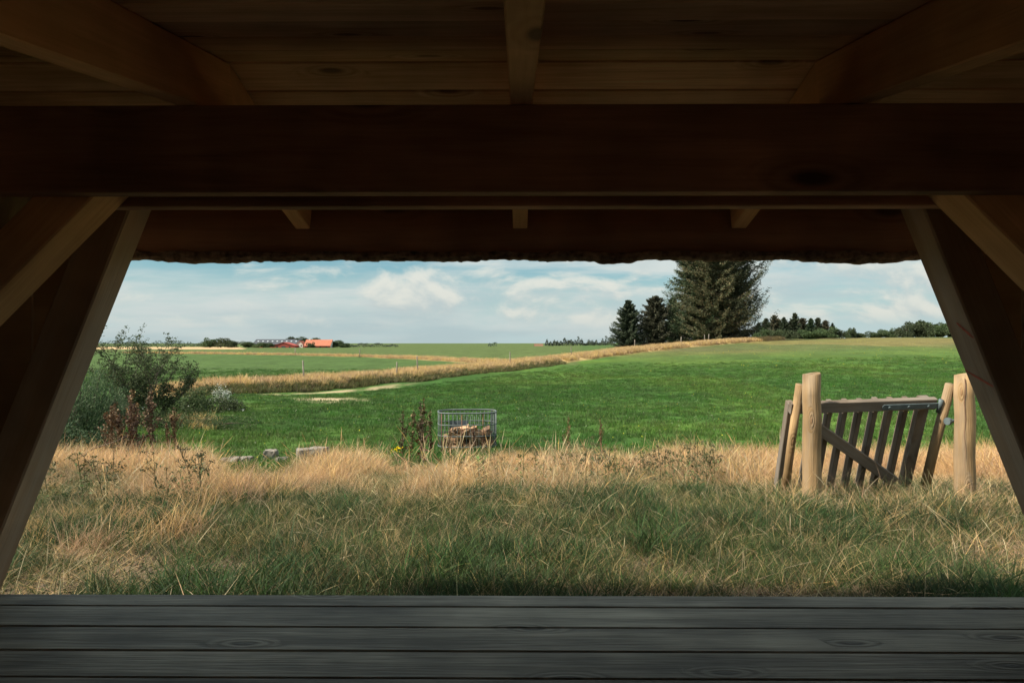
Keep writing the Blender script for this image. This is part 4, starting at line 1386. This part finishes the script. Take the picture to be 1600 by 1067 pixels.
def young_tree(px, d, h, label):
    x_ = on_plane(px, d)
    r_ = plant_root('young_tree', x_, d, label, 'tree')
    r_.rotation_euler = (0, 0, 2.9)
    mb = MB(); pts = []; dirs = []; sz = []
    g = np.random.default_rng(12)

    def grow(p, dv, L, rad, lev):
        n = 4
        q = [Vector(p)]; dd = Vector(dv).normalized()
        for k in range(n):
            dd = (dd + Vector(g.normal(0, 0.13, 3)) + Vector((0, 0, 0.05))).normalized()
            q.append(q[-1] + dd * L / n)
        mb.tube(q, [rad * (1 - 0.7 * k / n) for k in range(n + 1)], 5 if lev else 7, cap=False)
        if lev >= 1:
            for k in range(1, n + 1):
                for _ in range(9 if lev == 2 else 4):
                    # pinnate spray
                    s_ = Vector(g.normal(0, 1, 3)); s_.z = s_.z * 0.35 + 0.1; s_.normalize()
                    for j in range(4):
                        pts.append(q[k] + s_ * (0.035 + 0.035 * j) + Vector(g.normal(0, 0.012, 3))); dirs.append(s_)
        if lev < 2:
            m = 9 if lev == 0 else 6
            for k in range(m):
                t_ = 0.22 + 0.78 * (k + g.uniform(0, 1)) / m
                i = min(int(t_ * n), n - 1); pp = q[i].lerp(q[i + 1], t_ * n - i)
                a_ = g.uniform(0, 6.28)
                side = Vector((math.cos(a_), math.sin(a_), 0.25 + 0.5 * t_))
                grow(pp, (side + dd * 0.55), L * (0.52 if lev == 0 else 0.5) * g.uniform(0.7, 1.15), rad * 0.45, lev + 1)

    for k, (a_, tl, hh) in enumerate([(0.3, 0.28, 1.0), (2.4, 0.62, 0.82), (5.2, 0.62, 0.8), (3.6, 0.85, 0.66), (0.0, 1.0, 0.62), (1.4, 0.5, 0.7)]):
        grow((0.05 * math.cos(a_), 0.05 * math.sin(a_), 0), (math.cos(a_) * tl, math.sin(a_) * tl, 1), h * hh * 0.86, 0.03, 0)
    mb.build('trunk', M_trunk, r_)
    crown(r_, *leaf_quads(np.array(pts)[g.uniform(size=len(pts)) < 0.45], 0.066, 2.2, [(0.07, 0.10, 0.04), (0.09, 0.125, 0.05), (0.055, 0.08, 0.034)], g=g))


young_tree(226, 22.5, 3.15, 'sparse dark-leaved young tree rising above the left bushes')


def bush(name, px, d, lobes, n, size, cols, label, asp=1.6, group=None, cat='bush', white=0):
    x_ = on_plane(px, d)
    r_ = plant_root(name, x_, d, label, cat, group)
    g = np.random.default_rng(int(px))
    mb = MB()
    for l in lobes:
        for k in range(4):
            tip = Vector((l[0] + g.normal(0, l[3] * 0.4), l[1] + g.normal(0, l[4] * 0.4), l[2] + g.uniform(-0.2, 0.6) * l[5]))
            mb.tube([(g.normal(0, 0.1) + l[0] * 0.5, g.normal(0, 0.1) + l[1] * 0.5, 0), tip * 0.6 + Vector((0, 0, 0.05)), tip], [0.02, 0.012, 0.004], 5, cap=False)
    mb.build('trunk', M_trunk, r_)
    p_ = lobe_points(g, lobes, n)
    p_ = p_[p_[:, 2] > -0.02]
    # clumps: pull the leaves towards random twig ends
    tw = lobe_points(g, lobes, max(20, n // 45), 0.6)
    ix = g.integers(len(tw), size=len(p_))
    near_ = tw[ix] + g.normal(0, size * 2.2, (len(p_), 3))
    p_ = np.where(g.uniform(size=(len(p_), 1)) < 0.65, near_, p_)
    p_ = p_[p_[:, 2] > 0.0]
    crown(r_, *leaf_quads(p_, size, asp, cols, g=g))
    if white:
        for k in range(white):
            c_ = lobe_points(g, lobes, 1, 0.95)[0]; c_[1] = -abs(c_[1]) * 0.9; c_[2] = max(0.15, c_[2])
            mbf = MB()
            for j in range(5):
                a_ = j * 1.2566 + g.uniform(0, 0.4)
                s_ = 0.05
                u_ = Vector((math.cos(a_), -0.35, math.sin(a_))) * s_; v_ = Vector((math.cos(a_ + 0.6), -0.35, math.sin(a_ + 0.6))) * s_
                b0_ = len(mbf.v)
                mbf.v += [Vector((0, 0, 0)), u_, (u_ + v_) * 0.62, v_]
                mbf.f.append((b0_, b0_ + 1, b0_ + 2, b0_ + 3))
            mbf.build('white_flower', M_white, r_, loc=c_)


bush('bramble_bush', 268, 25.5, [(-0.6, 0, 0.5, 0.8, 0.6, 0.5), (0.4, 0, 0.52, 0.7, 0.6, 0.5), (0.95, 0.1, 0.65, 0.35, 0.4, 0.6), (-1.3, 0, 0.4, 0.6, 0.5, 0.45)], 6500, 0.075, DKG, 'dark bramble bush with a few white flowers under the young tree', white=7)
bush('bramble_bush', 335, 28.5, [(-0.8, 0, 0.3, 0.7, 0.5, 0.36), (0.2, 0, 0.34, 0.7, 0.5, 0.36), (0.9, 0, 0.28, 0.4, 0.4, 0.3)], 4600, 0.075, DKG, 'low dark bramble mound ending the left bushes towards the path', white=5)
bush('white_flowered_weed', 343, 29.5, [(0, 0, 0.75, 0.22, 0.2, 0.28), (0.25, 0, 0.55, 0.2, 0.2, 0.25)], 700, 0.06, [(0.45, 0.47, 0.42), (0.06, 0.09, 0.04), (0.55, 0.56, 0.52)], 'fluffy white-headed weed on top of the low bramble mound', cat='plant', white=6)
bush('nettle_patch', 300, 21.5, [(-1.2, 0, 0.25, 0.9, 0.5, 0.4), (0.2, 0, 0.25, 0.9, 0.5, 0.35), (1.3, 0, 0.2, 0.8, 0.5, 0.3)], 5200, 0.06, [(0.05, 0.085, 0.035), (0.07, 0.105, 0.04), (0.095, 0.115, 0.05)], 'low green weeds in front of the bramble bush', asp=2.5, cat='weeds')
bush('nettle_patch', 135, 14.8, [(-0.7, 0, 0.35, 0.7, 0.5, 0.5), (0.5, 0, 0.3, 0.7, 0.5, 0.4)], 5200, 0.06, [(0.04, 0.075, 0.035), (0.06, 0.095, 0.04)], 'dark green weeds at the foot of the tall willow bush', asp=2.5, cat='weeds')
x, y = rand_xy(900, 18, 26, um=0.72)
k = (x > -0.56 * y) & (x < -0.40 * y) & (rng.uniform(size=len(x)) < sstep(0.40, 0.46, -x / y) * 0.9) & (fbm(x * 0.7, y * 0.5, 2) > 0.42)
scatter('rough_grass_by_bushes', c_bank, 6, x[k], y[k], rng.uniform(0.4, 0.75, k.sum()), 'tan rough grass in front of the left bushes')

# ------------------------------------------------------------------ fence posts
fpm = [MB().tube([(0, 0, 0), (0.5, 0.004, 0), (1.0, 0, 0), (1.02, 0, 0)], [0.055, 0.053, 0.05, 0.035], 9).mesh('fence_post', M_fpost, True) for _ in range(1)][0]
fp = [(475, 46.5, 1.15, 'fence post at the left end of the tan bank'), (653, 58.5, 1.2, 'fence post on the bank straight behind the wire cage'), (620, 54.5, 0.9, 'short fence post on the bank just left of the cage line'),
      (797, 78, 1.25, 'fence post on the bank near the middle of the picture'), (893, 97, 1.3, 'fence post on the bank left of the small conifers'), (992, 122, 1.45, 'pale fence post before the small conifers'),
      (1064, 136, 1.4, 'pale fence post before the left edge of the big spruces'), (1101, 146, 1.6, 'left one of two close fence posts before the big spruces'), (1107, 148, 1.7, 'right one of two close fence posts before the big spruces'),
      (461, 158, 1.5, 'thin far fence post on the uncut strip below the farm'), (562, 136, 1.4, 'thin far fence post on the uncut strip right of the farm')]
for px, d, h_, lb in fp:
    x_ = on_plane(px, d)
    o = link(bpy.data.objects.new('fence_post', fpm))
    o.location = (x_, d, gz(x_, d) - 0.05)
    o.rotation_euler = (random.uniform(-0.05, 0.05), R(-90) + random.uniform(-0.06, 0.06), 0)
    wd_ = 1.0 if d < 100 else 1.7
    o.scale = (h_ + 0.3, wd_, wd_)
    tag(o, 'weathered ' + lb, 'fence post', 'fence posts along the banks')

# ------------------------------------------------------------------ trees
SPR = [(0.0449, 0.0718, 0.0395), (0.0574, 0.0853, 0.0449), (0.0377, 0.0592, 0.0342), (0.0718, 0.0951, 0.0502)]
SPRB = [(0.1074, 0.0876, 0.0525), (0.0796, 0.0756, 0.0446), (0.1313, 0.0971, 0.0589), (0.0677, 0.0716, 0.0414)]
OLV = [(0.0807, 0.0861, 0.0502), (0.0611, 0.0718, 0.0413), (0.1005, 0.0987, 0.0574)]


def conifer_mesh(seed, h, r, nb, ns, cols, size, lift=0.25, base=0.03, power=0.75, sweep=(0, 0)):
    """crown of drooping branches carrying sprays; returns trunk MB and leaf arrays"""
    g = np.random.default_rng(seed)
    mb = MB().tube([(0, 0, 0), (0, 0, h * 0.5), (0, 0, h * 0.985)], [h * 0.018, h * 0.011, h * 0.001], 8, cap=False)
    pts, dirs, sz = [], [], []
    for k in range(nb):
        t_ = base + (0.985 - base) * ((k + g.uniform()) / nb) ** 0.92
        a_ = k * 2.399 + g.uniform(-0.5, 0.5)
        prof = (1 - t_) ** power if t_ > 0.12 else (1 - 0.12) ** power * (0.75 + 2.1 * t_)
        L = r * prof * (g.uniform(0.55, 1.05) if g.uniform() < 0.75 else g.uniform(1.0, 1.28)) + 0.02 * r
        dv = np.array([math.cos(a_) + sweep[0], math.sin(a_) + sweep[1], 0]); 
        q = np.linspace(0.12, 1, ns) + g.normal(0, 0.03, ns)
        droop = -0.20 * L * np.sin(np.clip(q, 0, 1) * math.pi * 0.75) + lift * L * q ** 2.2
        c = np.stack([dv[0] * L * q, dv[1] * L * q, h * t_ + droop], -1)
        side = np.array([-dv[1], dv[0], 0])
        wd_ = 0.20 * L * (1 - q * 0.75)
        c = c + side[None] * (g.uniform(-1, 1, ns) * wd_)[:, None]
        c[:, 2] += g.normal(0, 0.035 * L + 0.05, ns) - 0.06 * L * g.uniform(0, 1, ns) * (1 - q)
        pts.append(c)
        dd = np.stack([dv[0] + side[0] * g.normal(0, 0.5, ns), dv[1] + side[1] * g.normal(0, 0.5, ns), 0.25 * (q - 0.4)], -1)
        dirs.append(dd); sz.append(size * (0.65 + 0.5 * (1 - q)))
        mb.tube([(0, 0, h * t_), (dv[0] * L * 0.55, dv[1] * L * 0.55, h * t_ - 0.14 * L), (dv[0] * L * 0.95, dv[1] * L * 0.95, h * t_ - 0.10 * L + lift * L * 0.85)], [0.012 * L + 0.01, 0.008 * L + 0.006, 0.003], 3, cap=False)
    v_, f_, c_ = leaf_quads(np.concatenate(pts), np.concatenate(sz), 2.6, cols, dirs=np.concatenate(dirs), g=g, var=0.15)
    return mb, v_, f_, c_


def conifer(name, px, d, h, label, meshes, rz=0.0, group=None, s=(1, 1)):
    x_ = on_plane(px, d)
    r_ = plant_root(name, x_, d, label, 'tree', group)
    r_.rotation_euler = (0, 0, rz)
    tm, cm = meshes
    a_ = link(bpy.data.objects.new('trunk', tm), r_); b_ = link(bpy.data.objects.new('crown', cm), r_)
    for o in (a_, b_): o.scale = (s[0], s[0], s[1])
    return r_


def cm(seed, h, r, nb, ns, cols, size, **kw):
    mb, v_, f_, c_ = conifer_mesh(seed, h, r, nb, ns, cols, size, **kw)
    return mb.mesh('trunk', M_trunk), mesh_np('crown', v_, f_, M_needle, c_)


TD = 172
conifer('spruce_tree', 982, TD, 0, 'small dark pointed spruce at the left end of the tree group', cm(1, 11.8, 5.6, 180, 190, SPR, 0.55, power=0.62, lift=0.12))
conifer('spruce_tree', 1024, TD + 1, 0, 'small grey-brown spruce between the dark pointed one and the big spruces', cm(2, 12.8, 6.4, 190, 210, OLV, 0.55, power=0.48, lift=0.12))
conifer('spruce_tree', 1052, TD + 9, 0, 'narrow dark spruce squeezed against the left of the big spruces', cm(12, 12.5, 4.6, 150, 130, SPR, 0.6, power=0.5))
conifer('spruce_tree', 1088, TD + 1, 0, 'big dark green spruce on the left of the tall pair', cm(3, 35, 9.2, 260, 400, SPR + OLV, 0.58, power=0.40, lift=0.14))
conifer('spruce_tree', 1114, TD - 5, 0, 'tall browning spruce in the middle of the big spruces', cm(4, 42, 8.6, 260, 380, SPRB + OLV, 0.58, power=0.40, lift=0.18))
conifer('spruce_tree', 1136, TD - 1, 0, 'broad olive spruce with upswept branches on the right of the big spruces', cm(5, 40, 11.0, 300, 480, OLV + SPR[:1], 0.58, power=0.30, lift=0.34))
# row of conifers on the hill
row = [cm(20 + k, 10.5, 3.3 + 0.4 * k, 120, 90, (SPR, SPR + OLV, SPRB + OLV)[k], 0.7, power=(0.72, 0.6, 0.5)[k], base=0.03) for k in range(3)]
for i, (px, yt) in enumerate(L_ := [(1186, 500), (1197, 489), (1210, 492), (1225, 488), (1242, 490), (1254, 496), (1267, 491), (1278, 493), (1290, 497), (1301, 506), (1236, 499), (1216, 500)]):
    d = 268 + 5 * (i % 3)
    h_ = top_h(px, yt, d)
    conifer('hill_conifer', px, d, 0, 'slim dark conifer of the hill row, ' + rank(L_, i) + ' from the big spruces', row[i % 3], rz=i * 1.3, group='conifer row on the hill', s=(h_ / 10.5 * random.uniform(0.95, 1.6), h_ / 10.5 * random.uniform(0.78, 1.08)))


def leafy_mesh(seed, n, size, cols, flat=1.0):
    g = np.random.default_rng(seed)
    lobes = []
    for k in range(15):
        a_ = g.uniform(0, 6.28); rr = 0.66 * math.sqrt(g.uniform())
        lobes.append((math.cos(a_) * rr, math.sin(a_) * rr, g.uniform(0.14, 0.76), g.uniform(0.26, 0.46), g.uniform(0.26, 0.46), g.uniform(0.16, 0.26)))
    p_ = lobe_points(g, lobes, n, 0.5)
    p_ = p_[p_[:, 2] > 0.05]
    v_, f_, c_ = leaf_quads(p_, size, 1.4, cols, g=g)
    tr = MB().tube([(0, 0, 0), (0.02, 0, 0.35), (0, 0, 0.7)], [0.05, 0.035, 0.01], 7, cap=False)
    for k in range(6):
        l = lobes[k]; tr.tube([(0, 0, 0.3), (l[0] * 0.8, l[1] * 0.8, l[2])], [0.02, 0.006], 5, cap=False)
    return tr.mesh('trunk', M_trunk), mesh_np('crown', v_, f_, M_leaf, c_)


DEC = [(0.0528, 0.0816, 0.0365), (0.0672, 0.096, 0.0422), (0.0432, 0.0672, 0.0317), (0.0816, 0.1075, 0.048)]
decm = [leafy_mesh(40 + k, 4200, 0.085, DEC) for k in range(4)]
LIT = [(0.0723, 0.0892, 0.0382), (0.0553, 0.0765, 0.0323)]
decl = leafy_mesh(50, 2600, 0.085, LIT)


def leafy_tree(name, px, d, ytop, wpx, label, group=None, me=None, k=0):
    x_ = on_plane(px, d)
    r_ = plant_root(name, x_, d, label, 'tree', group)
    r_.rotation_euler = (0, 0, k * 1.9)
    tm, c_ = me or decm[k % 4]
    h_ = top_h(px, ytop, d); w_ = wpx / F * d / 2 * 1.35
    for nm, m_ in (('trunk', tm), ('crown', c_)):
        o = link(bpy.data.objects.new(nm, m_), r_); o.scale = (w_, w_, h_)


for i, (px, yt, wp, d) in enumerate(L_ := [(1190, 512, 30, 262), (1214, 514, 30, 262), (1240, 513, 30, 264), (1266, 512, 30, 262), (1290, 510, 30, 263), (1308, 514, 22, 264)]):
    leafy_tree('hill_bush_tree', px, d, yt, wp, 'low bushy tree under the conifer row, ' + rank(L_, i) + ' from the left', 'bushy trees under the conifer row', k=i)
for i, (px, yt, wp) in enumerate(L_ := [(1325, 513, 14), (1333, 511, 10), (1350, 519, 24), (1368, 515, 24), (1386, 512, 24), (1402, 514, 22)]):
    leafy_tree('hill_tree', px, 275, yt, wp, 'low skyline tree right of the conifer row, ' + rank(L_, i) + ' from the left', 'low skyline trees on the right', k=i)
for i, (px, yt, wp) in enumerate(L_ := [(1416, 503, 30), (1434, 501, 32), (1450, 497, 32), (1466, 499, 32), (1484, 500, 34), (1506, 502, 34), (1530, 504, 36)]):
    leafy_tree('wood_tree', px, 262 + 3 * (i % 2), yt, wp, 'dense dark tree of the right-hand wood, ' + rank(L_, i) + ' from the left', 'small wood on the right', k=i)
for i, (px, yt, wp, me, lb) in enumerate([(328, 527, 24, None, 'dark rounded tree at the left of the far grove'), (345, 526, 28, decl, 'paler tree in the middle of the far grove'), (362, 530, 24, None, 'dark rounded tree at the right of the far grove'),
                                          (388, 531, 22, None, 'dark tree at the left end of the farm'), (404, 534, 22, decl, 'low pale tree before the long dark barn'), (419, 535, 18, None, 'low dark tree before the long dark barn'),
                                          (463, 524, 28, None, 'tall tree rising behind the farm roofs, left one'), (480, 523, 32, None, 'tall tree rising behind the farm roofs, right one'), (486, 534, 12, None, 'small dark tree in front of the orange-roofed barn'),
                                          (527, 531, 18, None, 'dark tree just right of the orange-roofed barn'), (540, 535, 20, None, 'low dark tree farthest right of the farm')]):
    d = 515 if px in (463, 480) else (478 if px in (404, 419, 486) else 500)
    leafy_tree('farm_tree', px, d, yt, wp, lb, 'trees round the far farm', me=me, k=i)


def wood_mass(name, px0, px1, d, ylo, yhi, n, size, cols, label, spiky=False):
    g = np.random.default_rng(int(px0))
    px = g.uniform(px0, px1, n); x_ = (px - 800) / F * d; y_ = d + g.uniform(0, 12, n)
    prof = fbm(px * 0.13, px * 0 + 3, 3)
    if spiky: prof = prof * 0.55 + 0.45 * (1 - np.abs((px / 5.5) % 1 - 0.5) * 2) * vnoise(np.floor(px / 5.5), px * 0)
    top = (EYE + (533.5 - (ylo + (yhi - ylo) * np.clip(prof * 1.5, 0.15, 1))) / F * d)
    z0 = ground(x_, y_)
    z_ = z0 + (top - z0) * g.uniform(0, 1, n) ** 0.7
    o = link(bpy.data.objects.new(name, mesh_np(name, *leaf_quads(np.stack([x_, y_, z_], -1), size, 1.5, cols, g=g)[:2], M_leaf)))
    v_, f_, c_ = leaf_quads(np.stack([x_, y_, z_], -1), size, 1.5, cols, g=g)
    o.data = mesh_np(name, v_, f_, M_leaf, c_)
    tag(o, label, 'woodland', kind='stuff')


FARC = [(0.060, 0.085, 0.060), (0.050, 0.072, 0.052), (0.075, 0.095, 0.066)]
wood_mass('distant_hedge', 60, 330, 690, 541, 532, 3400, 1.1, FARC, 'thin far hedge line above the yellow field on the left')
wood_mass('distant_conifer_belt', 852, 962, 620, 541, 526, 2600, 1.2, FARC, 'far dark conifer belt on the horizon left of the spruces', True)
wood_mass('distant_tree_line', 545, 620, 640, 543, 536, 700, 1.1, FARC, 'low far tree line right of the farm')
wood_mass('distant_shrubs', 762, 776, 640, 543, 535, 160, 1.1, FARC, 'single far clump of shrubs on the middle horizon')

# ------------------------------------------------------------------ the farm


def gable(name, px0, px1, d, yeave, yridge, depth, wallm, roofm, label, ends=None, rz=0.0, cross=False):
    """gabled building; ridge along its length (or towards the viewer when cross)"""
    x0, x1 = on_plane(px0, d), on_plane(px1, d)
    cx_ = (x0 + x1) / 2; zb_ = gz(cx_, d) - 0.5
    r_ = empty(name, (cx_, d, zb_), rz)
    tag(r_, label, 'building')
    ze = EYE + (533.5 - yeave) / F * d - zb_; zr = EYE + (533.5 - yridge) / F * d - zb_
    hw, hd = (x1 - x0) / 2, depth / 2
    mb = MB()
    if not cross:
        mb.prism([(-hd, 0), (hd, 0), (hd, ze), (0, zr - 0.15), (-hd, ze)], -hw, hw)
        wl = mb.build('wall', wallm, r_)
        ro = MB()
        for s_ in (-1, 1):
            ro.prism([(0, zr), (0, zr + 0.22), (s_ * (hd + 0.4), ze - 0.1), (s_ * (hd + 0.4), ze - 0.32)], -hw - 0.3, hw + 0.3)
        rf = ro.build('roof', roofm, r_)
    else:
        Mx = Matrix.Rotation(R(90), 4, 'Z')
        mb.prism([(-hw, 0), (hw, 0), (hw, ze), (0, zr - 0.15), (-hw, ze)], -hd, hd, M=Mx)
        wl = mb.build('wall', wallm, r_)
        ro = MB()
        for s_ in (-1, 1):
            ro.prism([(0, zr), (0, zr + 0.22), (s_ * (hw + 0.4), ze - 0.1), (s_ * (hw + 0.4), ze - 0.32)], -hd - 0.3, hd + 0.3, M=Mx)
        rf = ro.build('roof', roofm, r_)
    return r_, rf, hw, hd, ze, zr


M_slate = plain('dark_slate_roof', (0.055, 0.062, 0.075), rough=0.7, var=0.2, scale=0.5)
M_tile = plain('orange_roof_tiles', (0.36, 0.125, 0.075), rough=0.8, var=0.15, scale=0.6)
M_brick = plain('red_painted_wall', (0.30, 0.065, 0.05), rough=0.85, var=0.15, scale=0.7)
M_wwall = plain('whitewashed_wall', (0.62, 0.58, 0.52), rough=0.9, var=0.1, scale=0.5)
M_glass = plain('dark_window_glass', (0.03, 0.035, 0.04), rough=0.15, var=0.1, spec=0.5)
M_sky = plain('pale_skylight', (0.38, 0.42, 0.45), rough=0.3, var=0.1)
r_, rf, hw, hd, ze, zr = gable('long_barn', 401, 470, 508, 537.5, 530.5, 16, M_brick, M_slate, 'long low farm barn with dark slate roof and pale skylights')
for k in range(9):
    xx = -hw + (k + 0.7) * 2 * hw / 9.4
    t_ = 0.42; yy = -hd * t_; zz = zr + 0.22 - (zr + 0.32 - ze) * t_
    sl_ = math.atan2(zr + 0.32 - ze, hd)
    MB().box((xx - 0.5, -0.75, 0.0), (xx + 0.5, 0.75, 0.10), M=Matrix.Translation((0, yy, zz + 0.02)) @ Matrix.Rotation(sl_, 4, 'X')).build('skylight', M_sky, rf)
for k in range(6):
    xx = -hw + (k + 0.6) * 2 * hw / 6.4
    MB().box((xx - 0.7, -hd - 0.06, ze - 1.5), (xx + 0.7, -hd - 0.005, ze - 0.6)).build('window', M_glass, r_)
r_, rf, hw, hd, ze, zr = gable('red_outbuilding', 430, 464, 492, 540, 535.2, 12, M_brick, M_brick, 'red gabled outbuilding in front of the long dark barn', cross=True)
MB().box((-1.4, -hd - 0.07, 0.5), (1.4, -hd - 0.005, ze - 0.3)).build('door', M_slate, r_)
for xx in (-4.5, 4.5):
    MB().box((xx - 0.6, -hd - 0.06, ze - 1.6), (xx + 0.6, -hd - 0.005, ze - 0.5)).build('window', M_glass, r_)
r_, rf, hw, hd, ze, zr = gable('orange_roofed_barn', 479, 519, 496, 540, 531.2, 11, M_brick, M_tile, 'farm barn with a bright orange tiled roof and red walls')
MB().prism([(-hd + 0.2, 0.1), (hd - 0.2, 0.1), (hd - 0.2, ze - 0.1), (0, zr - 0.35), (-hd + 0.2, ze - 0.1)], hw, hw + 0.12).build('gable_wall', M_wwall, r_)
MB().box((-hw + 2.0, -0.45, zr - 0.4), (-hw + 2.9, 0.45, zr + 1.2)).build('chimney', M_wwall, rf)
for k in range(4):
    xx = -hw + (k + 0.6) * 2 * hw / 4.2
    MB().box((xx - 0.6, -hd - 0.06, ze - 1.6), (xx + 0.6, -hd - 0.005, ze - 0.5)).build('window', M_glass, r_)
r_, rf, hw, hd, ze, zr = gable('white_farmhouse', 466, 476, 500, 538, 533.0, 9, M_wwall, M_tile, 'small white farmhouse squeezed between the red and orange farm buildings', cross=True)
for xx in (-1.2, 1.2):
    MB().box((xx - 0.4, -hd - 0.06, ze - 1.4), (xx + 0.4, -hd - 0.005, ze - 0.4)).build('window', M_glass, r_)
r_, rf, hw, hd, ze, zr = gable('field_barn', 835, 848, 590, 541, 537.6, 7, M_fpost, M_rust, 'lone brown field barn left of the far conifer belt')
MB().box((-1.2, -hd - 0.06, 0.5), (1.2, -hd - 0.005, ze - 0.3)).build('door', M_slate, r_)
